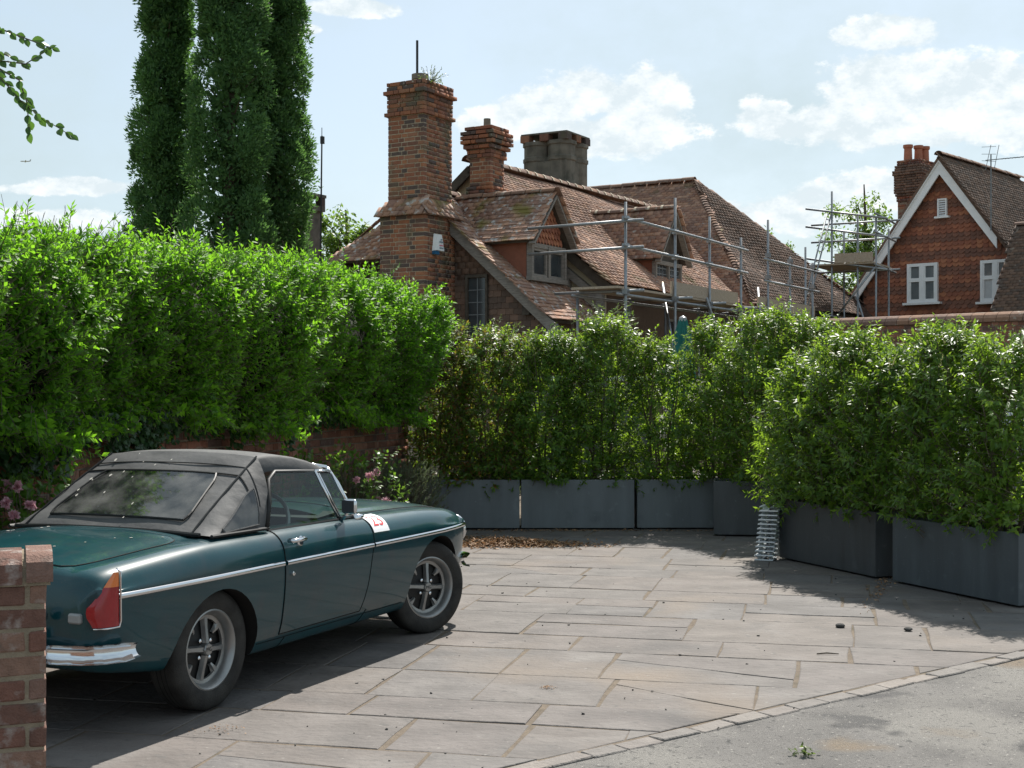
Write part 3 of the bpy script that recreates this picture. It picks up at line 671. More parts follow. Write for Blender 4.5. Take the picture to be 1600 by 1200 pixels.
# sloping tiled shoulder between base and shaft
so_ = MB(); a = [(-.98, -.05, 4.62), (.05, -.05, 4.62), (.05, 1.22, 4.62), (-.98, 1.22, 4.62)]; b = [(-.84, .12, 4.86), (-.1, .12, 4.86), (-.1, 1.05, 4.86), (-.84, 1.05, 4.86)]
so_.add(a + b, [(0, 1, 2, 3), (4, 5, 6, 7), (0, 1, 5, 4), (1, 2, 6, 5), (2, 3, 7, 6), (3, 0, 4, 7)]); sh = so_.build('chimney_shoulder', m_tile_moss, cot)
tiles((-.98, -.06, 4.62), (1, 0, 0), (0, .17, .24), [(0, 0), (1.03, 0), (.93, .3), (.1, .3)], sh, m_tile_moss, sag=0)
tiles((.06, -.04, 4.62), (0, 1, 0), (-.15, 0, .24), [(0, 0), (1.25, 0), (1.1, .28), (.12, .28)], sh, m_tile_moss, sag=0)
chimney('chimney_shaft', -.84, -.1, .12, 1.02, [(4.84, 6.36, 0), (6.36, 6.435, .05), (6.435, 6.735, .015), (6.735, 6.81, .065), (6.81, 6.96, .02)], m_brick_chim, 150, base=4.7)
pt = MB(); pt.lathe([(.13, 6.95), (.12, 7.05), (.15, 7.06), (.15, 7.15), (.12, 7.15), (.1, 7.0)], 16, M4((-.46, .55, 0))); pt.build('chimney_pot', m_concrete, cot)
MB().tube([(-.5, .52, 7.0), (-.5, .52, 7.75)], .022, 8).build('flue_pole', m_black, cot)
chimney('chimney', -.55, -.1, 2.35, 2.85, [(4.6, 5.42, .05), (5.42, 5.95, 0), (5.95, 6.1, .04), (6.1, 6.2, .09), (6.2, 6.45, .13), (6.45, 6.55, .07)], m_brick_chim, 60, base=4.0)
MB().lathe([(.07, 6.5), (.065, 6.72), (.05, 6.72), (.05, 6.5)], 12, M4((-.32, 2.6, 0))).build('chimney_pot', m_concrete, cot)
ch = obj('chimney', MB().box(-2.1, -1.05, 7.15, 8.2, 4.5, 6.7).mesh('chimney', m_concrete), cot)
for i in range(2):
    for j in range(2): MB().lathe([(.31, 5.0), (.31, 6.7), (.335, 6.72), (.335, 6.8), (.31, 6.82), (.31, 7.05), (.34, 7.07), (.34, 7.15)], 8, M4((-1.88 + .6 * i, 7.4 + .58 * j, 0), rz=R(22.5))).build('flue', m_concrete, ch)
for (a, b) in ((-2.06, 7.22), (-1.10, 7.22), (-1.10, 8.14), (-2.06, 8.14), (-1.57, 7.22), (-1.10, 7.68)): MB().box(a - .11, a + .11, b - .11, b + .11, 7.15, 7.30).build('cap_brick', m_brick_chim, ch)
MB().box(-2.16, -1.0, 7.12, 8.24, 7.30, 7.335).build('cap_slab', m_concrete, ch)
ch = obj('chimney', MB().box(-7.5, -6.85, 5.2, 5.9, 2.5, 5.85).mesh('chimney', m_concrete), cot)
for (a, b) in ((-7.5, 5.2), (-6.85, 5.2), (-6.85, 5.9), (-7.15, 5.2)): MB().box(a - .08, a + .08, b - .08, b + .08, 5.9, 6.1).build('cap_brick', m_brick_chim, ch)
MB().box(-7.58, -6.77, 5.12, 5.98, 5.78, 5.9).box(-7.6, -6.75, 5.1, 6.0, 6.1, 6.17).build('cap_slab', m_concrete, ch)
MB().box(-8.6, -5.6, 3.0, 8.0, 0, 3.2).build('rear_wing', m_tile_dark, cot)
# tiles: the 300 that show largest as pieces, the rest one mass for each roof plane
def vis(it):
    w = Matrix.Translation((HO.x, HO.y, 0)) @ Matrix.Rotation(HR, 4, 'Z') @ it[0].translation
    return w.length + (0 if it[1] is roofA or it[1].name.startswith('dormer') else 6)
ALLT.sort(key=vis); TM = {}
def flush_tiles(lst, limit):
    for i, (M_, par, m, S) in enumerate(lst[:limit]):
        key = (m.name, S, i % 5)
        if key not in TM: TM[key] = piece_box('tile', *S, m, bev=0, jit=.0025, seed=i)
        o = obj('tile', TM[key], par); o.matrix_local = M_
    rest = {}
    for it in lst[limit:]: rest.setdefault((it[1].name, it[2].name), []).append(it)
    for (pn_, mn), L_ in rest.items():
        o = obj('tile_courses', boxes_mesh('tile_courses', np.array([np.array(a[0]) for a in L_]), [a[3] for a in L_], L_[0][2]), L_[0][1]); tag(o, kind='stuff')
flush_tiles(ALLT, 300); flush_tiles(hung, 150)

# alarm box on the chimney, with its printed lines
ab = thing('alarm_box', 'white burglar alarm box with blue base on the big chimney', 'alarm box', Matrix.Rotation(HR, 4, 'Z') @ Vector((.0, .38, 4.12)) + Vector((HO.x, HO.y, 0)), HR)
MB().add([(.002, -.10, .16), (.002, .10, .16), (.002, .15, -.14), (.002, -.15, -.14), (.06, -.07, .15), (.06, .07, .15), (.08, .12, -.13), (.08, -.12, -.13)],
         [(0, 1, 2, 3), (4, 5, 6, 7), (0, 1, 5, 4), (1, 2, 6, 5), (2, 3, 7, 6), (3, 0, 4, 7)]).build('casing', m_white, ab)
MB().box(.002, .07, -.15, -.02, -.20, -.142).build('blue_lens', mat('blue_lens', [(.02, .10, .2), (.03, .13, .25)], rough=.3), ab)
m_print = mat('grey_print', [(.2, .25, .3), (.25, .3, .35)]); m_printr = mat('red_print', [(.6, .2, .25), (.65, .25, .3)])
def text_mesh(body, size):
    cu = bpy.data.curves.new('t', 'FONT'); cu.body = body; cu.size = size; cu.align_x = 'CENTER'; cu.align_y = 'CENTER'
    o = bpy.data.objects.new('t', cu); COL.objects.link(o); dg = bpy.context.evaluated_depsgraph_get(); me = bpy.data.meshes.new_from_object(o.evaluated_get(dg))
    bpy.data.objects.remove(o); return me
pr = MB()
for z, w in ((.06, .02), (.02, .06), (-.085, .06)): MB().box(.078, .0825, .03 - w, .03 + w, z - .012, z + .012).build('lettering', m_print, ab)
MB().box(.078, .083, -.03, .09, -.05, -.03).build('lettering', m_printr, ab)
# weeds on the chimney top
def weed(name, label, loc, n, h, m, cat='weed', ln=.07, wd=.02, spread=.5):
    t = thing(name, label, cat, loc); P = np.zeros((n, 3)) + rng.normal(size=(n, 3)) * np.array([.06, .06, .0]); D = rng.normal(size=(n, 3)) * spread + np.array([0, 0, 1.0])
    tl = h * rng.uniform(.5, 1, n); B = twig_leaves(P, D, 9, .8, ln, wd, tl); obj('leaves', leaves('leaves', *B, m), t); sticks('stems', P, P + unit(D) * tl[:, None], np.full(n, .004), m_bark, t); return t
m_weed = leafmat('weed_leaf', [(.07, .10, .03), (.12, .14, .06)], (.2, .3, .06))
cw = Matrix.Rotation(HR, 4, 'Z') @ Vector((-.1, .35, 6.92)) + Vector((HO.x, HO.y, 0))
weed('chimney_weed', 'weeds sprouting from the top corner of the tall chimney', cw, 26, .32, m_weed, spread=.9)

# ------------------------------------------------------------------ scaffold along the eaves
sc_ = thing('scaffold', 'steel tube scaffold with boarded platform along the cottage eaves', 'scaffold', (HO.x, HO.y, 0), HR)
def pole(a, b, name, par=sc_, r=.026): return MB().tube([a, b], r, 8).build(name, m_steel, par, smooth=True)
SS = [1.0, 3.06, 4.7, 6.37, 7.97, 9.4, 11.0]; TO, TI = 3.3, 2.45; ZT = [4.68, 5.0, 4.85, 4.62, 5.15, 4.5, 4.5]
for s_, z in zip(SS, ZT):
    pole((TO, s_, 0), (TO, s_, z), 'standard'); pole((TI - .1, s_ + .12, 0), (TI - .1, s_ + .12, 3.3), 'standard')
    pole((1.95, s_ + .06, 3.22), (3.6, s_ + .06, 3.22), 'transom')
    for z_ in (3.2, 3.95, 4.4): MB().box(TO - .045, TO + .05, s_ - .05, s_ + .05, z_ - .04, z_ + .05).build('clamp', m_steel, sc_)
for z in (3.95, 4.4):
    pole((TO + .055, .85, z), (TO + .055, 6.6, z - .02), 'guard_rail'); pole((TO + .055, 7.6, z - .1), (TO + .055, 11.3, z - .1), 'guard_rail')
for z in (3.9, 4.34): pole((1.5, .93, z), (3.65, .93, z + .02), 'guard_rail')
pole((TO - .055, .8, 3.16), (TO - .055, 11.4, 3.16), 'ledger'); pole((TI - .04, .8, 3.16), (TI - .04, 11.4, 3.16), 'ledger')
pole((TO + .06, 3.0, 1.9), (TO - .7, 4.1, 3.6), 'brace'); pole((TO + .06, 5.9, 1.6), (TO + .06, 4.4, 3.3), 'brace'); pole((TO + .1, 7.2, 3.1), (TO - .3, 8.2, 3.75), 'brace')
for i in range(4):
    for (a, b) in ((.8, 4.6), (4.65, 8.5), (8.55, 11.3)): MB().box(TI - .05 + .215 * i, TI + .16 + .215 * i, a, b, 3.255, 3.293).build('board', m_board, sc_)
for (a, b) in ((3.0, 6.3), (7.5, 11.3)): MB().box(TO - .075, TO - .037, a, b, 3.295, 3.52).build('toe_board', m_board, sc_)
# ladder tower at the far corner
tw = thing('scaffold_tower', 'taller scaffold tower with ladder and platform beside the neighbouring gable', 'scaffold', (HO.x, HO.y, 0), HR)
for (t_, s_, z) in ((2.75, 12.2, 5.0), (2.85, 14.0, 6.55), (3.5, 14.0, 5.9), (3.95, 14.0, 5.85), (2.75, 15.4, 5.7), (3.9, 15.4, 5.7)): pole((t_, s_, 0), (t_, s_, z), 'standard', tw)
for z in (3.3, 4.65, 5.45, 5.9):
    pole((4.0, 13.7, z), (4.0, 15.7, z - .05), 'guard_rail', tw); pole((2.2, 13.94, z + .25), (4.25, 13.94, z - .12), 'guard_rail', tw); pole((1.9, 15.34, z), (4.2, 15.34, z), 'ledger', tw)
for i in range(7): MB().box(2.35 + .225 * i, 2.57 + .225 * i, 13.9, 15.6, 4.70, 4.738).build('board', m_board, tw)
MB().box(2.95, 3.9, 13.88, 13.92, 4.742, 4.98).build('toe_board', m_board, tw)
pole((2.9, 13.9, 3.3), (3.95, 13.9, 4.6), 'brace', tw); pole((3.5, 13.9, 3.9), (3.9, 13.9, 2.6), 'brace', tw)
for s_ in (11.9, 12.22): pole((2.45, s_ + .6, 3.0), (2.85, s_ + 1.7, 5.95), 'ladder_stile', tw, .02)
for i in range(11):
    f = (i + .5) / 11; pole((2.45 + .4 * f, 12.5 + 1.1 * f, 3 + 2.95 * f), (2.45 + .4 * f, 12.82 + 1.1 * f, 3 + 2.95 * f), 'ladder_rung', tw, .012)
# ------------------------------------------------------------------ neighbouring tile-hung house (right)
NH = Vector((11.5, 36.0)); NR = math.atan2(-.667, .745)     # local x along the gable to the right, local y away from us
nb = thing('house', 'red tile-hung house with white bargeboards and windows at the right', 'house', (NH.x, NH.y, -.03), NR)
rs = random.Random(31)
ap = 7.73; sl_ = 1.38; zr = lambda x: ap - abs(x) * sl_
body = MB().prism([(-2.35, 0, 0), (3.2, 0, 0), (3.2, 0, zr(3.2) - .1), (0, 0, ap - .1), (-2.35, 0, zr(2.35) - .1)], (0, 9, 0)).build('wall', m_brick_dark, nb)
# alternating bands of plain and scalloped hung tiles
pl, fi = [], []
MBs = {True: [], False: []}
fishV, fishF, plainV, plainF = [], [], [], []
z = 2.2; row = 0
while z < ap - .35:
    scal = (row // 2) % 2 == 1
    wid0 = -min(2.3, (ap - .25 - z) / sl_); wid1 = min(2.9, (ap - .25 - z) / sl_); x = wid0 + (.08 if row % 2 else 0)
    while x < wid1 - .1:
        t = .006 * rs.random(); V, Fc = (fishV, fishF) if scal else (plainV, plainF); o = len(V)
        q = [(x, .19), (x + .164, .19), (x + .164, .06), (x + .137, .022), (x + .082, 0), (x + .027, .022), (x, .06)]
        front = [(a, -.012 - .034 * (1 - b / .19) - t, z + b) for a, b in q]; back = [(a, -.0, z + b) for a, b in q]
        V += front + back; n_ = len(q); Fc.append(tuple(range(o, o + n_))); Fc += [(o + i, o + (i + 1) % n_, o + n_ + (i + 1) % n_, o + n_ + i) for i in range(n_)]
        x += .165
    z += .112; row += 1
for nm, V, Fc, m in (('brown_tile_bands', fishV, fishF, m_tile_brown), ('red_tile_bands', plainV, plainF, m_tile_red)):
    mb = MB(); mb.v = V; mb.f = Fc; tag(mb.build(nm, m, nb), kind='stuff')
for sg in (-1, 1):
    e = 2.62 if sg < 0 else 1.55
    MB().prism([(0, -.28, ap + .02), (sg * e, -.28, ap - e * sl_ + .02), (sg * e, -.28, ap - e * sl_ - .32), (0, -.28, ap - .38)], (0, .05, 0)).build('barge_board', m_white, nb)
    MB().prism([(0, -.315, ap + .05), (sg * (e + .02), -.315, ap - e * sl_ + .03), (sg * (e + .02), -.315, ap - e * sl_ - .07), (0, -.315, ap - .06)], (0, .035, 0)).build('barge_moulding', m_white, nb)
m_tile_n = mat('brown_roof_tile', [(.1, .07, .05)], pal=[(.15, .095, .07), (.125, .085, .065), (.17, .11, .08), (.11, .08, .065)], rough=.9, nscale=10, amt=.3, bump=.3, bscale=60, spots=[((.3, .27, .23), 6, .62, .75)])
NT = []
roofN = slabroof('roof', [(0, -.33, ap + .1), (2.6, -.33, ap + .1 - 2.6 * sl_), (2.6, 5.5, ap + .1 - 2.6 * sl_), (0, 5.5, ap + .1)], (sl_, 0, 1), m_tile_n, nb)
slabroof('roof', [(0, -.33, ap + .1), (-2.72, -.33, ap + .1 - 2.72 * sl_), (-2.72, 9, ap + .1 - 2.72 * sl_), (0, 9, ap + .1)], (-sl_, 0, 1), m_tile_n, nb)
gN = Vector((-1, 0, sl_)).normalized(); LN = 2.6 / abs(gN.x)
tiles((2.6, -.33, ap + .1 - 2.6 * sl_), (0, 1, 0), gN, [(0, 0), (5.5, 0), (5.5, LN), (0, LN)], roofN, m_tile_n, store=NT, sag=.005, jit=.6)
ridge((0, -.34, ap + .14), (0, 5.5, ap + .14), roofN, r=.1, step=.4, mortar=False)
# cross roof behind, and the lower roof in front of the gable's right
zx = 7.05
rx = slabroof('roof', [(1.6, 3.0, zx - 2.6), (9.5, 3.0, zx - 2.6), (9.5, 5.2, zx), (.8, 5.2, zx)], (0, -1.18, 1), m_tile_n, nb)
tiles((.8, 3.0, zx - 2.6), (1, 0, 0), (0, 2.2, 2.6), [(.5, 0), (8.5, 0), (8.5, 3.38), (0, 3.38)], rx, m_tile_n, store=NT, sag=.005, jit=.6)
ridge((.9, 5.2, zx + .04), (9.4, 5.2, zx + .04), rx, r=.1, step=.4, mortar=False)
fx = slabroof('roof', [(2.42, -2.6, 3.4), (8.5, -2.6, 3.4), (8.5, -.55, 5.72), (2.16, -.55, 5.72)], (0, -1.13, 1), m_tile_n, nb)
tiles((2.14, -2.65, 3.38), (1, 0, 0), (0, 2.05, 2.32), [(.26, 0), (6.2, 0), (6.2, 3.1), (0, 3.1)], fx, m_tile_n, store=NT, sag=.005, jit=.6)
ridge((2.14, -.55, 5.78), (8.4, -.55, 5.78), fx, r=.09, step=.4, mortar=False)
MB().box(2.6, 8.3, -2.3, -.2, 0, 3.5).build('lower_wall', m_brick_dark, nb)
flush_tiles(NT, 0)
m_pane = mat('white_net_pane', [(.10, .12, .13), (.16, .18, .19)], rough=.1, spec=.6, nscale=3)
m_net = mat('net_curtain', [(.45, .46, .47), (.55, .56, .57)], rough=.8)
def cas(x0, x1, z0, z1, name='window', blind=False):
    fr = MB()
    for a in ((x0, x0 + .07), (x1 - .07, x1), ((x0 + x1) / 2 - .055, (x0 + x1) / 2 + .055)): fr.box(a[0], a[1], -.13, -.0, z0, z1)
    zm = z0 + (z1 - z0) * .58
    for i in range(2):
        xa = x0 + .07 if i == 0 else (x0 + x1) / 2 + .055; xb = (x0 + x1) / 2 - .055 if i == 0 else x1 - .07
        for q in ((z0, z0 + .09), (zm - .05, zm + .05), (z1 - .08, z1)): fr.box(xa, xb, -.125, -.005, q[0], q[1])
        for q in ((xa, xa + .035), (xb - .035, xb)): fr.box(q[0], q[1], -.115, -.01, z0 + .09, z1 - .08)
    wo = fr.build(name, m_white, nb)
    for i in range(2):
        xa = x0 + .105 if i == 0 else (x0 + x1) / 2 + .09; xb = (x0 + x1) / 2 - .09 if i == 0 else x1 - .105
        MB().box(xa, xb, -.085, -.079, z0 + .09, zm - .05).build('pane', m_net if (blind and i == 0) else m_pane, wo); MB().box(xa, xb, -.085, -.079, zm + .05, z1 - .08).build('pane', m_pane, wo)
    MB().box(x0 - .1, x1 + .1, -.19, 0, z0 - .06, z0).build('sill', m_white, wo)
cas(-.98, -.12, 3.98, 5.03); cas(1.05, 1.85, 3.92, 5.0, blind=True)
vt = MB(); vt.box(-.13, -.09, -.11, 0, 6.25, 6.72).box(.09, .13, -.11, 0, 6.25, 6.72).box(-.09, .09, -.11, 0, 6.68, 6.72).box(-.2, .2, -.15, 0, 6.2, 6.25)
vo = vt.build('louvre_vent', m_white, nb)
for i in range(7): MB().add([(-.09, -.105, 6.26 + .06 * i), (.09, -.105, 6.26 + .06 * i), (.09, -.06, 6.31 + .06 * i), (-.09, -.06, 6.31 + .06 * i)], [(0, 1, 2, 3)]).build('slat', m_white, vo)
MB().box(-2.75, -2.35, -.32, 6, 4.02, 4.1).build('gutter', m_black, nb)
# its chimney
nc = obj('chimney', MB().box(-2.42, -1.75, 2.3, 3.3, 3, 8.3).mesh('chimney', m_mortar_dk), nb); items = []
for (z0, z1, e) in [(5.0, 7.1, 0), (7.1, 7.25, .03), (7.25, 7.33, .06), (7.33, 7.85, .085), (7.85, 8.0, .12), (8.0, 8.15, .07), (8.15, 8.3, .02)]:
    nz = max(1, round((z1 - z0) / .075)); pitch = (z1 - z0) / nz; dk = e > .05
    A = courses(-2.42 - e, -1.75 + e, z0, nz, 2.3 - e + .05, rs, pitch=pitch)
    B_ = [(Matrix.Translation((-1.75 + e - .05, 0, 0)) @ Matrix(((0, -1, 0, 0), (1, 0, 0, 0), (0, 0, 1, 0), (0, 0, 0, 1))) @ it[0], it[1]) for it in courses(2.3 - e + .105, 3.3 + e, z0, nz, 0, rs, pitch=pitch)]
    o = obj('brickwork', boxes_mesh('brickwork', np.array([np.array(a[0]) for a in A + B_]), [a[1] for a in A + B_], m_tile_dark if dk else m_brick), nc); tag(o, kind='stuff')
    MB().box(-2.42 - e, -1.86, 2.4, 3.3 + e, z0, z1).build('back_brickwork', m_brick_dark, nc)
m_terra = mat('terracotta_pot', [(.32, .115, .07), (.38, .15, .09)], rough=.8, nscale=9)
for (x, y) in ((-2.2, 2.5), (-2.02, 2.8), (-1.95, 3.08)): MB().lathe([(.125, 8.25), (.11, 8.65), (.14, 8.68), (.14, 8.76), (.10, 8.76), (.09, 8.3)], 14, M4((x, y, 0))).build('chimney_pot', m_terra, nc, smooth=True, sharp=35)
an = thing('television_aerial', 'television aerial on a mast above the right-hand roof', 'aerial', (NH.x, NH.y, 0), NR)
am = MB(); am.tube([(1.45, -.4, 5.7), (1.45, -.4, 7.65)], .018, 6); am.build('mast', m_leadstrip, an)
ab2 = MB(); ab2.tube([(1.35, -.5, 7.5), (2.5, .4, 7.62)], .012, 5)
for i in range(12): f = .3 + i / 17; c = Vector((1.35 + 1.15 * f, -.5 + .9 * f, 7.5 + .12 * f)); ab2.tube([c - Vector((.06, -.08, .0)), c + Vector((.06, -.08, 0))], .006, 4)
for zz in (-.22, -.07, .1, .28): ab2.tube([(1.3, -.62, 7.55 + zz), (1.55, -.32, 7.55 + zz * 1.1)], .008, 4)
ab2.tube([(1.35, -.5, 7.25), (1.45, -.4, 7.9)], .008, 4); ab2.tube([(1.52, -.37, 7.25), (1.6, -.25, 7.9)], .008, 4); ab2.build('array', m_leadstrip, an)
pm = thing('aerial_pole', 'tall thin aerial pole beside the left end of the cottage', 'aerial', px(497, 400, 27) - Vector((0, 0, 3.2)))
c = px(503, 212, 27) - pm.location
MB().tube([(0, 0, -1), (c.x, 0, c.z)], [.028, .016], 6).build('mast', m_black, pm)
MB().box(c.x - .03, c.x + .05, -.04, .04, c.z - .16, c.z - .02).tube([(c.x, 0, c.z - .05), (c.x, 0, c.z + .16)], .008, 5).build('antenna_head', m_black, pm)

# ------------------------------------------------------------------ foliage
m_privet = leafmat('privet_leaf', [(.05, .13, .018), (.078, .185, .02), (.11, .24, .024), (.15, .29, .028)], (.34, .74, .03), transl=.55, rough=.5, spec=.3)
m_ivy = leafmat('ivy_leaf', [(.02, .055, .02), (.035, .08, .025), (.05, .10, .03)], (.08, .18, .03), transl=.25, rough=.35)
m_laurel = leafmat('laurel_leaf', [(.04, .095, .024), (.065, .135, .026), (.10, .185, .028), (.15, .24, .035)], (.44, .68, .04), transl=.46, rough=.4, spec=.38)
m_laurel_r = leafmat('reddened_leaf', [(.12, .06, .02), (.06, .085, .02), (.2, .08, .025), (.10, .09, .025)], (.42, .34, .04), transl=.4, rough=.45, spec=.3)
m_blossom_g = leafmat('flower_spike', [(.30, .30, .12), (.42, .40, .2)], (.5, .5, .2), transl=.3, rough=.7)
m_cypress = leafmat('cypress_spray', [(.042, .10, .042), (.065, .14, .052), (.105, .19, .068)], (.18, .38, .07), transl=.36, rough=.6, spec=.25)
m_tree = leafmat('tree_leaf', [(.05, .10, .02), (.08, .15, .03), (.11, .19, .03)], (.28, .45, .05), transl=.45, rough=.4)
m_lav = leafmat('lavender_leaf', [(.09, .12, .06), (.13, .16, .085), (.17, .2, .12)], (.2, .26, .1), transl=.25, rough=.7)
m_rose = leafmat('rose_leaf', [(.05, .12, .02), (.08, .17, .03), (.12, .23, .035)], (.28, .5, .04), transl=.45, rough=.4)
m_petal = leafmat('pink_petal', [(.62, .30, .38), (.7, .42, .48), (.75, .55, .58)], (.8, .45, .5), transl=.4, rough=.6)
m_petalw = leafmat('white_petal', [(.75, .7, .7), (.8, .78, .76), (.78, .66, .68)], (.85, .8, .8), transl=.4, rough=.6)
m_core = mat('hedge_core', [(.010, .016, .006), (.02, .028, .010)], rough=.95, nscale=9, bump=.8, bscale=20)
m_trunk = mat('cypress_trunk', [(.06, .045, .035), (.11, .085, .065)], rough=.95, nscale=12)

# clipped hedge on the garden wall; local x along the wall, local y away from the court
hedge = thing('hedge', 'dense bright green privet hedge growing over the brick garden wall', 'hedge', (WA.x - WD.x * 2.2, WA.y - WD.y * 2.2, 1.0), WANG)
HL = 9.35
def hprof(l):                                            # front overhang, back, bottom and top of the hedge at l
    e = np.clip((HL - l) / .9, 0, 1) ** .5; wob = .10 * np.sin(l * 1.7) + .07 * np.sin(l * 3.9 + 1)
    return -.52 - wob * .8, 1.15 * e + .0, .34 + .08 * np.sin(l * 2.3) + .12 * (1 - e), 1.68 - .30 * np.clip((4.2 - l) / 3.2, 0, 1) + .05 * np.sin(l * 1.1) + .04 * np.sin(l * 4.3) - .30 * (1 - e) - .16 * np.clip((l - 6.2) / 3, 0, 1)
nb_ = 9500
l = rng.uniform(-.2, HL, nb_); u = rng.uniform(0, 1, nb_)
yf, yb, zb_, zt = hprof(l); yf = np.where(l > HL - .9, yf * np.clip((HL - l) / .9, .25, 1) ** .4, yf)
# perimeter: 0-.58 front face, .58-.9 top, rest the far end and undersides
P = np.zeros((nb_, 3)); D = np.zeros((nb_, 3))
fr_ = u < .60; tp = (u >= .60) & (u < .93); un = u >= .93
q = u / .60; bul = np.sin(np.clip(q, 0, 1) * math.pi) * .14
P[fr_] = np.stack([l, yf + .34 * (1 - q) ** 2.2 + .22 * np.clip(q - .75, 0, 1) * 1.2 - bul * .6, zb_ + (zt - zb_) * q], 1)[fr_]; D[fr_] = np.stack([rng.normal(size=nb_) * .3, -np.ones(nb_), .15 + .9 * q], 1)[fr_]
q2 = (u - .60) / .33
P[tp] = np.stack([l, yf + .2 + (yb - yf - .2) * q2, zt + .03 * rng.normal(size=nb_)], 1)[tp]; D[tp] = np.stack([rng.normal(size=nb_) * .35, rng.normal(size=nb_) * .35, np.ones(nb_)], 1)[tp]
q3 = (u - .93) / .07
P[un] = np.stack([l, yf + .55 * q3, zb_ + .03 * rng.normal(size=nb_)], 1)[un]; D[un] = np.stack([rng.normal(size=nb_) * .5, -.6 * np.ones(nb_), -.4 + rng.normal(size=nb_) * .3], 1)[un]
# far rounded end
ne = 1500; th = rng.uniform(0, 1, ne); zq = rng.uniform(0, 1, ne)
Pe = np.stack([HL - .15 + .22 * np.sin(th * 3.1) * (.4 + .6 * zq) - 1.0 * (1 - zq), -.4 + 1.5 * th, .3 + 1.28 * zq], 1); De = np.stack([np.ones(ne), (th - .5) * 1.2, .1 + .7 * zq], 1) + rng.normal(size=(ne, 3)) * .25
okf = ~(fr_ & (l > HL - .12 - 1.05 * (1 - np.clip(q, 0, 1)))) & ~(un & (l > HL - 1.1)); P = P[okf]; D = D[okf]
P = np.concatenate([P, Pe]); D = np.concatenate([D, De]); D = D + rng.normal(size=D.shape) * .28
lump = .10 * np.sin(P[:, 0] * 5.1 + 2 * np.sin(P[:, 2] * 4)) * np.cos(P[:, 2] * 5.3 + P[:, 0]) + .05 * np.sin(P[:, 0] * 13 + P[:, 2] * 9)
P = P + unit(D) * (lump - .05 + rng.normal(size=len(P)) * .035)[:, None]
tl = rng.uniform(.10, .24, len(P)); tall = rng.random(len(P)) < .05; tl[tall & (D[:, 2] > .7)] *= 1.8
B = twig_leaves(P - unit(D) * .06, D, 12, .95, .070, .035, tl)
o = obj('foliage', leaves('foliage', *B, m_privet), hedge); tag(o, kind='stuff')
o = sticks('twigs', P - unit(D) * .1, P + unit(D) * tl[:, None], np.full(len(P), .0028), m_bark, hedge); tag(o, kind='stuff')
# a few long shoots standing up at the left
Ps = np.array([[1.35, .15, 1.36], [1.55, .1, 1.38], [1.2, .2, 1.34], [1.9, .0, 1.44], [2.2, .1, 1.66], [2.6, .05, 1.66], [3.3, .1, 1.64], [4.1, .1, 1.66]]); Ds = np.array([[.1, -.1, 1], [.2, 0, 1], [-.15, 0, 1], [.1, 0, 1], [0, -.1, 1], [.2, 0, 1], [0, 0, 1], [.1, 0, 1.]]); ts = np.array([.34, .26, .3, .22, .2, .22, .2, .2])
tag(obj('tall_shoots', leaves('tall_shoots', *twig_leaves(Ps, Ds, 13, .8, .085, .03, ts), m_privet), hedge), kind='stuff'); sticks('tall_stems', Ps, Ps + unit(Ds) * ts[:, None], np.full(len(Ps), .004), m_bark, hedge)
# dark opaque core, added to block light through the hedge, and stems
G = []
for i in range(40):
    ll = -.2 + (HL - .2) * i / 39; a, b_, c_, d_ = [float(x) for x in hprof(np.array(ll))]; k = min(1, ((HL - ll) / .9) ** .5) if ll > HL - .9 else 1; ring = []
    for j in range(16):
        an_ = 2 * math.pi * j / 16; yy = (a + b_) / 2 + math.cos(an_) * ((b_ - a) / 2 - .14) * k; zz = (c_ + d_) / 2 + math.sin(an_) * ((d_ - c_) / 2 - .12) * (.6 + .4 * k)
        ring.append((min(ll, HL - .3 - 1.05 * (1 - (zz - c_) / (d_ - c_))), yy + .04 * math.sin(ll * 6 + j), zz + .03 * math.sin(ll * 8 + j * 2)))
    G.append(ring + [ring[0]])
MB().grid(G).build('light_blocking_core', m_core, hedge)
st = MB()
for i in range(22): x_ = .2 + i * .42; st.tube([(x_, .15 + .1 * math.sin(i), -.9), (x_ + .1, .1, .0), (x_ + .12 * math.cos(i * 2), .0, .6)], [.025, .02, .012], 5)
st.build('stems', m_bark, hedge)
# ivy hanging on the wall below the hedge
ivy = thing('ivy', 'dark ivy trailing down the brick wall from under the hedge', 'ivy', hedge.location, WANG)
def ivy_patch(x0, x1, n, zlo, zhi):
    x = rng.uniform(x0, x1, n); z = rng.uniform(0, 1, n) ** .8; return np.stack([x, -.05 - .16 * z - rng.random(n) * .04, zlo + (zhi - zlo) * z], 1)
Pi = np.concatenate([ivy_patch(1.2, 2.4, 750, -.02, .4), ivy_patch(2.75, 3.5, 420, -.02, .4), ivy_patch(2.4, 4.5, 420, .18, .42), ivy_patch(4.4, 8.6, 650, .2, .42), ivy_patch(4.5, 4.8, 90, -.05, .3), ivy_patch(5.6, 5.75, 60, -.1, .3)])
Di = np.stack([rng.normal(size=len(Pi)) * .6, -.35 * np.ones(len(Pi)), -.6 + rng.normal(size=len(Pi)) * .5], 1); Ni = np.array([0, -1, .35]) + rng.normal(size=(len(Pi), 3)) * .3
s_ = rng.uniform(.04, .075, len(Pi)); obj('leaves', leaves('leaves', Pi, Di, Ni, s_, s_ * .95, m_ivy, curl=.1), ivy)

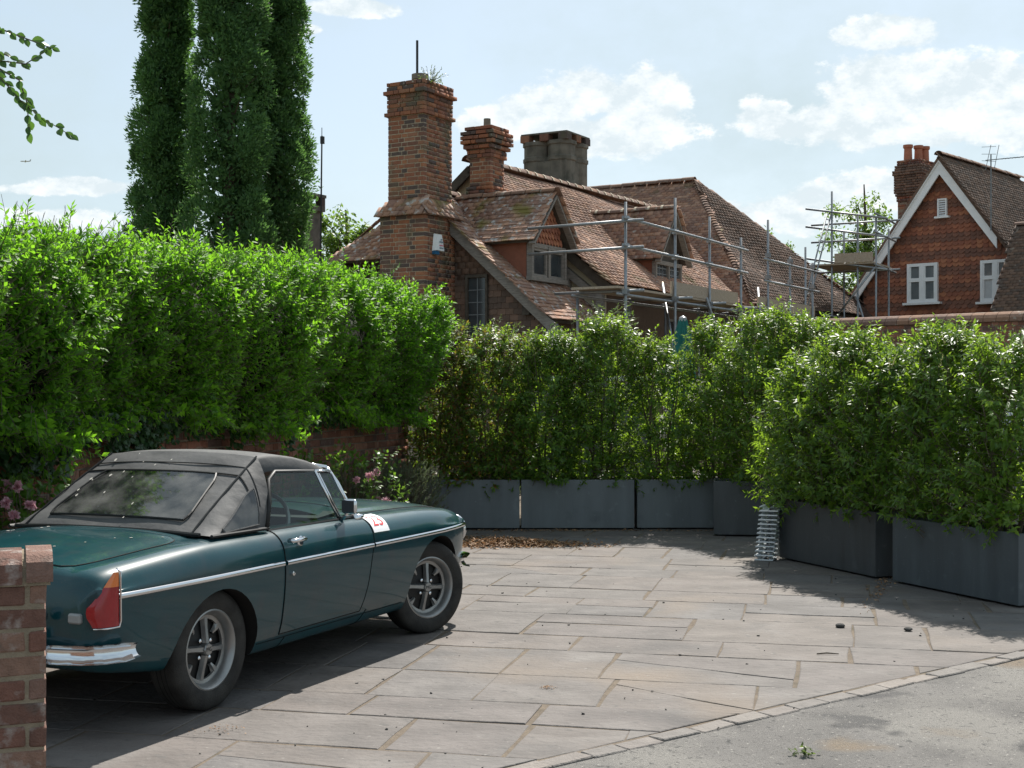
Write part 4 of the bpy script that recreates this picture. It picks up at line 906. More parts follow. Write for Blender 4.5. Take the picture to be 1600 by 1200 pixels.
# planters and their shrubs
def planter(label, a, b, h, m, dep=.5):
    a = Vector(a); b = Vector(b); d = (b - a); L_ = d.length; rz = math.atan2(d.y, d.x); t = thing('planter', label, 'planter', (a.x, a.y, 0), rz, 'trough planters round the forecourt')
    w = .022; bm = bmesh.new()
    def bx(x0, x1, y0, y1, z0, z1):
        vs = [bm.verts.new((x, y, z)) for z in (z0, z1) for y in (y0, y1) for x in (x0, x1)]
        for f in [(0, 2, 3, 1), (4, 5, 7, 6), (0, 1, 5, 4), (1, 3, 7, 5), (3, 2, 6, 7), (2, 0, 4, 6)]: bm.faces.new([vs[i] for i in f])
    o_ = [(0, 0), (L_, 0), (L_, dep), (0, dep)]; i_ = [(w, w), (L_ - w, w), (L_ - w, dep - w), (w, dep - w)]
    rows = [[bm.verts.new((x, y, z)) for x, y in q] for q, z in ((o_, .018), (o_, h), (i_, h), (i_, h - .1))]
    for r0, r1 in zip(rows, rows[1:]):
        for k in range(4): bm.faces.new((r0[k], r0[(k + 1) % 4], r1[(k + 1) % 4], r1[k]))
    bm.faces.new(rows[0][::-1]); bmesh.ops.recalc_face_normals(bm, faces=bm.faces)
    bmesh.ops.bevel(bm, geom=[e for e in bm.edges if e.calc_length() > .1], offset=.004, segments=2, affect='EDGES', profile=.5)
    me = bpy.data.meshes.new('trough'); bm.to_mesh(me); bm.free(); me.materials.append(m); obj('trough', me, t)
    mb = MB()
    for x in (.06, L_ - .14): mb.box(x, x + .08, .05, dep - .05, 0, .02)
    mb.build('foot', m_black, t)
    G = [[(w + (L_ - 2 * w) * i / 12, w + (dep - 2 * w) * j / 4, h - .07 + .015 * math.sin(i * 2.1 + j)) for j in range(5)] for i in range(13)]
    MB().grid(G).build('soil', m_soil, t); return t
def shrub(label, x, y, z0, ztop, hw, hd, ntw, m, red=0, droop=0, seed=0, low=.0, rz=0):
    t = thing('shrub', label, 'shrub', (x, y, z0), rz, 'shrubs growing in the planters')
    H = ztop - z0; n = int(ntw * 1.75); ztop += -.15 + .07 * math.sin(seed * 2.7); H = ztop - z0; k = rng.random(n); zc = low * .4 + (H - low * .4) * (k ** 1.0)
    # uneven outline: width changes with height and angle
    ang = rng.uniform(0, 2 * math.pi, n); f = np.sqrt(rng.uniform(.12, 1, n))
    wz = (.72 + .28 * np.sin(zc / H * math.pi * .9 + .4)) * (1 - .48 * np.clip((zc / H - .72) / .28, 0, 1)) * (1 + .22 * np.sin(ang * 3 + zc * 4 + seed) + .14 * np.sin(ang * 5 - zc * 7 + seed))
    P = np.stack([np.cos(ang) * f * hw * wz, np.sin(ang) * f * hd * wz, zc], 1)
    P[:, 0] += .08 * np.sin(zc * 3 + seed); P += rng.normal(size=P.shape) * .03
    D = np.stack([np.cos(ang) * .8 * f, np.sin(ang) * .8 * f, .35 + .7 * (zc / H)], 1) + rng.normal(size=P.shape) * .4
    tl = rng.uniform(.12, .24, n)
    base, dd, nn, ln, wd = twig_leaves(P, D, 12, .9, .074, .029, tl); dd = dd + np.array([0, 0, -.30])
    cut = int(len(base) * red); idx = np.arange(len(base)); 
    if red:
        sel = (rng.random(len(base)) < red); o = obj('red_leaves', leaves('red_leaves', base[sel], dd[sel], nn[sel], ln[sel], wd[sel], m_laurel_r, curl=.2), t); tag(o, kind='stuff'); keep = ~sel
    else: keep = np.ones(len(base), bool)
    o = obj('leaves', leaves('leaves', base[keep], dd[keep], nn[keep], ln[keep], wd[keep], m, curl=.2), t); tag(o, kind='stuff')
    o = sticks('twigs', P - unit(D) * .08, P + unit(D) * tl[:, None], np.full(n, .003), m_bark, t); tag(o, kind='stuff')
    sm = MB(); r_ = random.Random(seed)
    for i in range(6):
        a = 2 * math.pi * i / 6 + r_.random(); rr = .06; pts = [(math.cos(a) * rr, math.sin(a) * rr, -.04)]
        for j in range(1, 6): g = j / 5; pts.append((math.cos(a) * (rr + hw * .55 * g) + r_.uniform(-.04, .04), math.sin(a) * (rr + hd * .5 * g) + r_.uniform(-.03, .03), H * .9 * g))
        sm.tube(pts, [.014, .013, .011, .009, .006, .003], 5)
    sm.build('stem', m_bark, t)
    if seed % 2 == 0:                                     # pale flower spikes near the top
        ns = 26; Pp = np.stack([rng.uniform(-hw, hw, ns), rng.uniform(-hd, hd, ns), H * rng.uniform(.8, 1.0, ns)], 1); Dp = np.array([0, 0, 1.]) + rng.normal(size=(ns, 3)) * .4
        tag(obj('flower_spikes', leaves('flower_spikes', *twig_leaves(Pp, Dp, 16, .6, .016, .012, np.full(ns, .11)), m_blossom_g), t), kind='stuff')
    return t
pl = [('grey trough planter at the left end of the back row beside the lavender', (-1.22, 15.3), (.085, 15.3), .565, m_zinc),
      ('middle grey trough planter of the back row under the dense dark shrubs', (.105, 15.3), (1.385, 15.3), .565, m_zinc),
      ('grey trough planter of the back row right of the open gap', (1.42, 15.32), (2.70, 15.34), .565, m_zinc),
      ('charcoal trough planter set forward of the back row behind the plastic tray stack', (2.18, 14.62), (3.46, 14.42), .595, m_zinc2),
      ('charcoal trough planter beside the stack of pale plastic trays', (2.50, 12.65), (3.03, 11.27), .56, m_zinc2),
      ('large charcoal trough planter at the right edge nearest the road', (3.12, 11.08), (3.655, 9.75), .54, m_zinc3)]
for (lb, a, b, h, m) in pl: planter(lb, a, b, h, m)
S = shrub
S('reddish-leaved shrub at the left end of the back planters next to the hedge', -.85, 15.6, .5, 2.36, .50, .36, 520, m_laurel, red=.45, seed=1)
S('shrub with bronze tinged leaves over the first back planter', -.25, 15.58, .5, 2.38, .48, .36, 520, m_laurel, red=.25, seed=2)
S('dense dark green shrub left of centre in the middle back planter', .38, 15.56, .5, 2.36, .48, .38, 620, m_laurel, seed=4)
S('dense dark green shrub right of centre in the middle back planter', 1.02, 15.58, .5, 2.40, .46, .36, 560, m_laurel, seed=3)
S('open twiggy shrub in front of the closed green parasol', 1.72, 15.6, .5, 2.28, .42, .34, 330, m_laurel, seed=6)
S('leafy shrub just right of the closed green parasol', 2.35, 15.5, .5, 2.36, .42, .36, 450, m_laurel, seed=5)
S('tall pale topped shrub in the forward charcoal planter', 2.72, 14.78, .52, 2.50, .48, .38, 520, m_laurel, seed=8)
S('bushy shrub behind the planter with the plastic trays', 3.3, 14.6, .52, 2.42, .46, .4, 480, m_laurel, seed=7)
def on(a, b, f, off=.25): a = Vector(a); b = Vector(b); d = (b - a).normalized(); p = a.lerp(b, f) + Vector((-d.y, d.x)) * off; return p.x, p.y
A5, B5 = pl[4][1], pl[4][2]; A6, B6 = pl[5][1], pl[5][2]; r5 = math.atan2(B5[1] - A5[1], B5[0] - A5[0])
S('shrub spilling over the tray stack at the end of the side planter', *on(A5, B5, .10), .48, 1.98, .46, .42, 520, m_laurel, seed=9, rz=r5, low=.1)
S('thick leafy shrub in the middle of the tray side planter', *on(A5, B5, .52), .48, 2.10, .50, .40, 560, m_laurel, seed=10, rz=r5, low=.05)
S('shrub at the gap between the two nearest planters', *on(A5, B5, .95), .48, 2.04, .46, .40, 520, m_laurel, seed=11, rz=r5, low=.05)
S('tall open shrub at the left of the nearest planter', *on(A6, B6, .28), .46, 2.10, .44, .38, 480, m_laurel, seed=12, rz=r5, low=.1)
S('tall shrub with bare lower stems at the right of the nearest planter', *on(A6, B6, .75), .46, 2.04, .46, .38, 460, m_laurel, seed=13, rz=r5, low=.25)

# columnar cypresses
def cypress(label, x, Y, zbase, zt, r0, seed, lean=0, taper=.5):
    t = thing('cypress_tree', label, 'tree', (x, Y, 0), 0, 'columnar cypress trees'); r_ = np.random.default_rng(seed)
    n = 380; zc = zbase + (zt - zbase) * r_.random(n) ** 1.0; an = r_.uniform(0, 2 * math.pi, n)
    hh = (zc - zbase) / (zt - zbase); rad = r0 * (1 - taper * hh) * (1 + .13 * np.sin(hh * 23 + seed) + .12 * np.sin(an * 3 + hh * 11)) * np.clip((1.02 - hh) * 6, .15, 1)
    C = np.stack([np.cos(an) * rad * .80 + lean * hh, np.sin(an) * rad * .80, zc], 1); cr = r_.uniform(.18, .42, n) * (1 - .25 * hh)
    per = 190; dv = unit(r_.normal(size=(n, per, 3)) + np.stack([np.cos(an), np.sin(an), .45 * np.ones(n)], 1)[:, None, :] * .95)
    Pb = C[:, None, :] + dv * (cr[:, None, None] * r_.uniform(.45, 1.0, (n, per, 1))) * np.array([1, 1, 1.25])
    dd = unit(dv * 1.1 + np.array([0, 0, .35]) + r_.normal(size=dv.shape) * .45); nn = unit(r_.normal(size=dv.shape) + dv)
    ln = r_.uniform(.05, .115, (n, per)); wd = ln * .40
    n2 = 260; z2 = zbase + (zt - zbase) * r_.random(n2); h2_ = (z2 - zbase) / (zt - zbase); a2 = r_.uniform(0, 2 * math.pi, n2); r2 = r0 * (1 - taper * h2_) * r_.uniform(.1, .55, n2)
    C2 = np.stack([np.cos(a2) * r2 + lean * h2_, np.sin(a2) * r2, z2], 1); q2_ = 46; d2 = unit(r_.normal(size=(n2, q2_, 3))); P2 = C2[:, None, :] + d2 * r_.uniform(.05, .32, (n2, q2_, 1)); l2 = r_.uniform(.12, .22, n2 * q2_)
    o = obj('inner_sprays', leaves('inner_sprays', P2.reshape(-1, 3), (d2 + np.array([0, 0, .4])).reshape(-1, 3), unit(r_.normal(size=(n2 * q2_, 3))), l2, l2 * .5, m_cypress, fold=.1), t); tag(o, kind='stuff')
    o = obj('crown', leaves('crown', Pb.reshape(-1, 3), dd.reshape(-1, 3), nn.reshape(-1, 3), ln.ravel(), wd.ravel(), m_cypress, fold=.1, curl=.12), t); tag(o, kind='stuff')
    MB().tube([(0, 0, 0), (lean * .3, 0, zbase + 1), (lean, 0, zt - .6)], [.2, .17, .03], 8).build('trunk', m_trunk, t)
    lm = MB()
    for i in range(60):
        h_ = zbase + (zt - zbase) * (.02 + .93 * i / 60); a = i * 2.4; rr = r0 * (1 - .38 * i / 60) * .75; lm.tube([(lean * i / 60, 0, h_), (lean * i / 60 + math.cos(a) * rr, math.sin(a) * rr, h_ + .5)], [.03, .008], 4)
    lm.build('limb', m_trunk, t); return t
kk = lambda x, Y: (x - 800) / F * Y
cypress('leftmost tall dark cypress rising behind the hedge', kk(258, 28), 28, 1.0, 11.8, .96, 1, .05, .70)
cypress('middle and fullest dark cypress behind the hedge', kk(356, 27), 27, 1.0, 12.6, .95, 2, .06, .48)
cypress('right-hand dark cypress next to the cottage chimney', kk(428, 28.6), 28.6, 1.0, 11.6, .84, 3, .06, .48)

def broadtree(label, x, Y, zb, zt, rx, nclump, per, m, leaf=.09, seed=0, trunk=True, dens=.5, z0=0):
    t = thing('tree', label, 'tree', (x, Y, 0), 0, 'trees beyond the houses'); r_ = np.random.default_rng(seed)
    C = unit(r_.normal(size=(nclump, 3))) * (r_.random((nclump, 1)) ** .45) * np.array([rx, rx * .8, (zt - zb) / 2]) * .85 + np.array([0, 0, (zt + zb) / 2])
    cr = r_.uniform(.5, 1, nclump) * rx * .28
    Pb = C[:, None, :] + unit(r_.normal(size=(nclump, per, 3))) * (cr[:, None, None] * r_.random((nclump, per, 1)) ** .5)
    dd = r_.normal(size=Pb.shape) + np.array([0, 0, -.25]); nn = r_.normal(size=Pb.shape) * .6 + np.array([0, 0, 1.]); ln = leaf * r_.uniform(.7, 1.3, Pb.shape[:2])
    o = obj('crown', leaves('crown', Pb.reshape(-1, 3), dd.reshape(-1, 3), nn.reshape(-1, 3), ln.ravel(), ln.ravel() * .55, m), t); tag(o, kind='stuff')
    zc = (zb + zt) / 2; MB().tube([(0, 0, z0), (.05, 0, zb), (.1, .05, zc), (0, 0, zt - .3)], [.16, .12, .08, .02], 7).build('trunk', m_trunk, t); lm = MB()
    for i in range(min(46, nclump)): c_ = C[i]; lm.tube([(.05, 0, max(zb * .8, c_[2] - .9 * rx * .5 - .3)), (c_[0] * .5, c_[1] * .5, c_[2] - .25), tuple(c_)], [.035, .02, .006], 4)
    lm.build('limb', m_trunk, t); return t
broadtree('wispy light green tree beside the right-hand house', kk(1350, 44), 44, 3.6, 8.6, 1.75, 70, 85, m_tree, .12, 1)
broadtree('bright green tree peeping over the cottage roof left of the brick chimney', kk(540, 36), 36, 3.4, 6.7, 1.3, 50, 110, m_tree, .12, 2)
broadtree('small green treetop left of the bright tree by the aerial pole', kk(498, 35), 35, 3.2, 5.8, .8, 30, 90, m_tree, .12, 5)
broadtree('dark treetop behind the hipped roof end', kk(1205, 48), 48, 4.0, 7.4, 1.2, 36, 80, m_tree, .13, 3)
broadtree('low green tree behind the scaffold tower', kk(1290, 46), 46, 1.8, 5.6, 2.2, 60, 80, m_tree, .13, 4)
# ------------------------------------------------------------------ the green roadster
CARO = Vector((-2.107, 6.928)); CAR = math.atan2(.911, .411)
car = thing('sports_car', 'dark green two-seat sports car with black soft top and number 23 sticker', 'car', (CARO.x, CARO.y, 0), CAR)
m_paint = mat('dark_green_paint', [(.0012, .034, .044), (.002, .045, .056)], rough=.36, spec=.12, coat=.7, nscale=3, rvar=.06, spots=[((.03, .05, .058), 130, .6, .75), ((.02, .04, .05), 6, .5, .8)])
m_chrome = mat('chrome', [(.62, .63, .65), (.72, .73, .75)], rough=.10, metal=1, nscale=4)
m_alu = mat('painted_rim', [(.24, .24, .24), (.34, .34, .33)], rough=.36, metal=.7, nscale=9)
m_tyre = mat('tyre_rubber', [(.018, .017, .016), (.04, .038, .035)], rough=.78, nscale=12, bump=.3, bscale=160)
m_vinyl = mat('black_vinyl_hood', [(.064, .064, .065), (.098, .098, .099)], rough=.68, spec=.25, nscale=2.5, bump=.6, bscale=6, spots=[((.10, .095, .09), 5, .62, .8)])
m_trim = mat('black_trim', [(.012, .012, .012), (.02, .02, .02)], rough=.5)
m_gap = mat('panel_gap', [(.003, .004, .004), (.005, .006, .006)], rough=.9)
m_wellc = mat('wheel_well', [(.008, .008, .008), (.014, .013, .012)], rough=.95)  # near-black colour paints in the shade inside the wheel arches
m_red = mat('red_lens', [(.25, .008, .012), (.31, .011, .016)], rough=.15, spec=.5, coat=.3, nscale=30)
m_amber = mat('amber_lens', [(.62, .14, .02), (.68, .18, .03)], rough=.12, spec=.6, coat=.6)
m_clear = mat('pale_lens', [(.24, .25, .25), (.32, .32, .32)], rough=.25)
m_seat = mat('black_leather', [(.014, .013, .013), (.025, .023, .022)], rough=.45)
m_glass = glassmat('side_glass', (.62, .72, .70), .05)
m_plast = glassmat('plastic_window', (.45, .47, .47), .10, rough=.04, dirt=.34)
m_mirror = mat('mirror_glass', [(.42, .44, .45), (.5, .52, .53)], rough=.08, metal=1)
m_stick = mat('white_sticker', [(.78, .78, .8), (.82, .82, .83)], rough=.5)
m_redink = mat('red_ink', [(.62, .04, .05), (.68, .06, .06)], rough=.5)
KS = [-.86, -.845, -.80, -.7, -.5, -.25, 0, .5, 1.0, 1.5, 2.0, 2.31, 2.55, 2.75, 2.88, 2.95, 2.985]
WS = [.655, .700, .734, .749, .757, .761, .763, .762, .760, .762, .764, .760, .742, .705, .645, .575, .47]
TS = [.690, .735, .772, .792, .808, .824, .834, .836, .834, .826, .818, .808, .792, .765, .720, .672, .61]
CS = [.700, .750, .792, .815, .842, .862, .872, .880, .885, .890, .874, .852, .826, .790, .742, .690, .62]
BS = [.40, .36, .335, .31, .275, .24, .215, .2, .2, .2, .2, .205, .225, .27, .32, .36, .41]
def pch(xs, ys, x):                                     # monotone smooth interpolation
    xs = np.array(xs); ys = np.array(ys); h = np.diff(xs); d = np.diff(ys) / h; m = np.zeros(len(xs)); m[1:-1] = np.where(d[1:] * d[:-1] > 0, 2 / (1 / np.where(d[:-1] == 0, 1e-9, d[:-1]) + 1 / np.where(d[1:] == 0, 1e-9, d[1:])), 0); m[0] = d[0]; m[-1] = d[-1]
    i = int(np.clip(np.searchsorted(xs, x) - 1, 0, len(h) - 1)); t = (x - xs[i]) / h[i]
    return (2 * t**3 - 3 * t**2 + 1) * ys[i] + (t**3 - 2 * t**2 + t) * h[i] * m[i] + (-2 * t**3 + 3 * t**2) * ys[i + 1] + (t**3 - t**2) * h[i] * m[i + 1]
def section(k):
    W, T, C, B = (float(pch(KS, a, k)) for a in (WS, TS, CS, BS)); zs = min(.665, T - .075)
    low = lambda f: B + (zs - B) * f
    q = [(0, C), (.2 * W, C - .03 * (C - T)), (.42 * W, C - .18 * (C - T)), (.62 * W, C - .55 * (C - T)), (.72 * W, T + .10 * (C - T)), (.82 * W, T), (.90 * W, T - .016), (.955 * W, T - .048), (.987 * W, T - .092 if T - .092 > zs + .01 else zs + .04),
         (W, zs + .022), (W, zs - .022), (.998 * W, low(.86)), (.992 * W, low(.72)), (.978 * W, low(.52)), (.955 * W, low(.30)), (.915 * W, low(.12)), (.86 * W, B + .005), (.7 * W, B), (0, B)]
    return q
SECN = 19
def S_(k, v, off=0.0, side=-1):
    """point on the body skin: k along the car, v in 0..18 round the half section; side -1 is the right-hand side"""
    def raw(k, v):
        q = section(k); i = min(int(v), SECN - 2); f = v - i
        p0, p1, p2, p3 = q[max(i - 1, 0)], q[i], q[i + 1], q[min(i + 2, SECN - 1)]
        c = [.5 * ((2 * p1[a]) + (-p0[a] + p2[a]) * f + (2 * p0[a] - 5 * p1[a] + 4 * p2[a] - p3[a]) * f * f + (-p0[a] + 3 * p1[a] - 3 * p2[a] + p3[a]) * f**3) for a in (0, 1)]
        return Vector((k, c[0], c[1]))
    p = raw(k, v)
    if off:
        e = 1e-3; a = raw(min(k + e, 2.984), v) - raw(max(k - e, -.859), v); b = raw(k, min(v + .02, 17.99)) - raw(k, max(v - .02, 0)); n = b.cross(a)
        if n.length > 0:
            n.normalize()
            if n.y < 0 and v > 3: n = -n
            if v <= 3 and n.z < 0: n = -n
            p = p + n * off
    return Vector((p.x, p.y * side, p.z))
ks = list(np.concatenate([np.linspace(-.86, -.7, 8), np.linspace(-.66, 2.5, 62), np.linspace(2.54, 2.985, 16)]))
vs = list(np.linspace(0, 18, 55))
G = []
for k in ks:
    right = [S_(k, v) for v in vs]; G.append(right + [Vector((p.x, -p.y, p.z)) for p in right[-2:0:-1]])
G = [r + [r[0]] for r in G]
b = bmesh.new(); n0 = len(G[0]) - 1
V = [[b.verts.new(p) for p in r[:-1]] for r in G]
for i in range(len(V) - 1):
    for j in range(n0): b.faces.new((V[i][j], V[i][(j + 1) % n0], V[i + 1][(j + 1) % n0], V[i + 1][j]))
b.faces.new(V[0][::-1]); b.faces.new(V[-1]); bmesh.ops.recalc_face_normals(b, faces=b.faces)
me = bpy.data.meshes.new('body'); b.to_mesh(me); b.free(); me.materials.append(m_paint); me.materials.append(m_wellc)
me.polygons.foreach_set('use_smooth', [True] * len(me.polygons))
bodyo = obj('body', me, car)
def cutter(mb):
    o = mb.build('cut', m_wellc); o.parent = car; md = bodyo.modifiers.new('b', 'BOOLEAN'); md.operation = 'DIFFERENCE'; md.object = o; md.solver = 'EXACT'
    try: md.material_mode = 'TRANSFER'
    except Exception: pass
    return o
cuts = []
for sg in (-1, 1):
    for (kx, zc, r) in ((0, .255, .345), (2.31, .272, .365)):
        Mx = Matrix.Translation((kx, sg * .44, zc)) @ Matrix.Rotation(R(-90) * sg, 4, 'X')
        cuts.append(cutter(MB().lathe([(r, 0), (r, .6)], 40, Mx)))
cuts.append(cutter(MB().prism([(.16, -.56, .40), (1.25, -.58, .40), (1.25, .58, .40), (.16, .56, .40)], (0, 0, .7))))
bpy.context.view_layer.update(); dg = bpy.context.evaluated_depsgraph_get(); new = bpy.data.meshes.new_from_object(bodyo.evaluated_get(dg)); bodyo.modifiers.clear(); bodyo.data = new
for c in cuts: bpy.data.objects.remove(c)
try: new.set_sharp_from_angle(angle=R(32))
except Exception: pass
def patch(name, kf, vf, nk, nv, off, m, side=-1, sub=None, th=0):
    """a piece of skin: kf(a,b), vf(a,b) map the unit square to the body"""
    P = [[S_(kf(i / nk, j / nv), vf(i / nk, j / nv), off, side) for j in range(nv + 1)] for i in range(nk + 1)]
    return MB().grid(P).build(name, m, sub or car, smooth=True, ref=(1, 0, .3))
def seam(name, pts, r=.0035, m=None, sub=None): return MB().tube(pts, r, 5).build(name, m or m_gap, sub or car)
# doors, with shut lines, chrome strip and handle
def kdoor(v, front):                                    # the shut lines lean a little
    return (.535 + .012 * max(0, (v - 9)) / 5) if not front else (1.462 - .012 * max(0, v - 9) * .8 - .02 * max(0, v - 13))
VB = 14.6
for side in (-1, 1):
    dr = patch('door', lambda a, b: kdoor(5.2 + (VB - 5.2) * b, False) * (1 - a) + kdoor(5.2 + (VB - 5.2) * b, True) * a, lambda a, b: 5.2 + (VB - 5.2) * b, 22, 26, .0022, m_paint, side)
    vv = np.linspace(5.0, VB, 26)
    seam('shut_line', [S_(kdoor(v, False), v, .0016, side) for v in vv], sub=dr); seam('shut_line', [S_(kdoor(v, True), v, .0016, side) for v in vv], sub=dr)
    seam('shut_line', [S_(kdoor(VB, False) * (1 - a) + kdoor(VB, True) * a, VB, .0016, side) for a in np.linspace(0, 1, 20)], sub=dr)
    h0 = S_(.585, 7.4, .012, side); h1 = S_(.73, 7.4, .012, side); o_ = Vector((0, side * .028, 0))
    MB().tube([h0, h0 + o_, h1 * .85 + h0 * .15 + o_, h1], [.012, .013, .011, .009], 8).build('handle', m_chrome, dr, smooth=True)
    MB().lathe([(.03, 0), (.03, .006), (.02, .012)], 14, Matrix.Translation(S_(.70, 7.6, .001, side)) @ Matrix.Rotation(R(90) * (-side), 4, 'X')).build('handle_plate', m_chrome, dr)
    MB().lathe([(.014, 0), (.013, .014), (.005, .016)], 10, Matrix.Translation(S_(.60, 10.9, .001, side)) @ Matrix.Rotation(R(90) * (-side), 4, 'X')).build('lock', m_chrome, dr)
    for (a, c_) in ((-.745, .522), (.548, 1.45), (1.468, 2.93)):
        st_ = MB(); P = []
        for k in np.linspace(a, c_, 40):
            p = S_(k, 9.5, 0, side); n_ = Vector((0, side, 0)); P.append([p + n_ * .002 + Vector((0, 0, z)) + n_ * d for z, d in ((-.013, 0), (-.009, .008), (0, .0095), (.009, .008), (.013, 0))])
        st_.grid(P); st_.build('chrome_strip', m_chrome, car, smooth=True, ref=(1, 0, .6))
    seam('sill_seam', [S_(k, 14.9, .001, side) for k in np.linspace(.36, 1.9, 26)], .0022)
    seam('wing_seam', [S_(1.455 - .09 * a, 14.6 + 2.0 * a, .001, side) for a in np.linspace(0, 1, 8)], .002)
    seam('wing_seam', [S_(.62 - .06 * a, 14.9 + 1.9 * a, .001, side) for a in np.linspace(0, 1, 8)], .002)
# boot lid and bonnet as raised panels with a shut line
def lid(name, k0, k1, w0, w1, rk, off=.004):
    P = []; nk, nv = 26, 20; ed = []
    vmax = lambda k: w0 + (w1 - w0) * (k - k0) / (k1 - k0)
    for i in range(nk + 1):
        k = k0 + (k1 - k0) * i / nk; e = min((k - k0) / rk, (k1 - k) / rk, 1.0); f = math.sqrt(max(0, 1 - (1 - e) ** 2)) * .28 + .72; vm = vmax(k) * f
        row = [S_(k, abs(x) * vm, off, -1 if x < 0 else 1) if abs(x) > 1e-6 else S_(k, .001, off) for x in np.linspace(-1, 1, nv + 1)]; P.append(row)
    o = MB().grid(P).build(name, m_paint, car, smooth=True, ref=(1, 0, .3))
    loop = [r[0] for r in P] + P[-1][1:] + [r[-1] for r in P[::-1]][1:] + P[0][::-1][1:]
    seam('shut_line', [p - Vector((0, 0, .003)) for p in loop], .004, sub=o); return o
boot = lid('boot_lid', -.78, -.06, 4.15, 4.3, .16)
bon = lid('bonnet', 1.56, 2.86, 4.2, 3.8, .12)
# tail lamps
for side in (-1, 1):
    def lampP(z, f):                                    # outline of the lamp on the rear corner
        zz = (z - .54) / .235; w = (.84 + .8 * zz if zz < .2 else 1) - .80 * max(0, (zz - .36) / .64); a = 1 - w * (1 - f)
        k = -.872 + (.125 - .015 * zz) * a + .012 * zz; y = .676 + .080 * a ** .7
        return Vector((k, side * y, z))
    tl_ = None
    for nm, z0, z1, m in (('red_lens', .54, .712, m_red), ('amber_lens', .712, .775, m_amber)):
        P = []
        for i in range(9):
            z = z0 + (z1 - z0) * i / 8; row = []
            for j in range(9):
                f = j / 8; p = lampP(z, f); bulge = math.sin(math.pi * f) ** .6 * .02 * (1 - .6 * max(0, (z - .54) / .235)); p = p + Vector((-.75, side * .65, 0)) * bulge; row.append(p)
            P.append(row)
        if nm == 'red_lens': P = [[(p - Vector((0, 0, .0))) * 1 for p in P[0]]] + P
        mb = MB(); mb.grid(P); mb.add(P[0], [tuple(range(9))]); mb.add(P[-1], [tuple(range(9))]); ln_ = mb.build(nm, m, tl_ or car, smooth=True, sharp=40)
        if tl_ is None: tl_ = ln_; ln_.name = 'tail_lamp'
    rim = [lampP(.534, 0), lampP(.534, .5) + Vector((-.014, side * .014, 0)), lampP(.534, 1)] + [lampP(z, 1) + Vector((.004, side * .006, 0)) for z in np.linspace(.56, .775, 8)] + [Vector((-.762, side * .752, .792))]
    MB().tube(rim, .0045, 6).build('chrome_rim', m_chrome, tl_, smooth=True)
    rl = obj('reversing_lamp', piece_box('reversing_lamp', .03, .07, .045, m_clear, bev=.008, jit=0), car); rl.location = (-.866, side * .615, .578)
    MB().lathe([(.0, .0), (.032, .01), (.036, .03), (.03, .05), (.012, .062)], 12, Matrix.Translation((-.90, side * .47, .59)) @ Matrix.Rotation(R(-90), 4, 'Y')).build('plate_lamp', m_chrome, car, smooth=True)
# bumpers
def bumper(pts, name, h=.085):
    P = []
    for i, (k, y) in enumerate(pts):
        a = Vector(pts[max(0, i - 1)]); c_ = Vector(pts[min(len(pts) - 1, i + 1)]); d = (c_ - a).normalized(); n_ = Vector((d.y, -d.x)); 
        hh = h * (1 if 0 < i < len(pts) - 1 else .7)
        P.append([Vector((k + n_.x * o, y + n_.y * o, .425 + z * hh)) for z, o in ((-.5, -.02), (-.42, .004), (-.2, .016), (.05, .022), (.25, .018), (.42, .006), (.5, -.02))])
    return MB().grid(P).build(name, m_chrome, car, smooth=True, ref=(1, 0, .42))
rb = [(-.66, -.79), (-.74, -.775), (-.82, -.735), (-.875, -.665), (-.905, -.56), (-.925, -.4), (-.935, -.2), (-.938, 0), (-.935, .2), (-.925, .4), (-.905, .56), (-.875, .665), (-.82, .735), (-.74, .775), (-.66, .79)]
bumper([p for p in rb], 'rear_bumper')
bumper([(3.04 - (k + .94) * .9, -y * .88) for k, y in rb], 'front_bumper').location.z = -.015
for y in (-.42, .42): MB().lathe([(.0, -.09), (.028, -.085), (.033, -.03), (.033, .03), (.026, .085), (0, .09)], 12, Matrix.Translation((-.95, y, .425))).build('overrider', m_chrome, car, smooth=True)
MB().box(-.87, -.835, -.26, .26, .48, .59).build('number_plate', m_trim, car)
# headlamp rings at the front wings
for sg in (-1, 1): MB().lathe([(.10, 0), (.105, .02), (.09, .05), (.05, .07), (0, .075)], 22, Matrix.Translation((2.88, sg * .555, .62)) @ Matrix.Rotation(R(90), 4, 'Y')).build('headlamp', m_chrome, car, smooth=True)
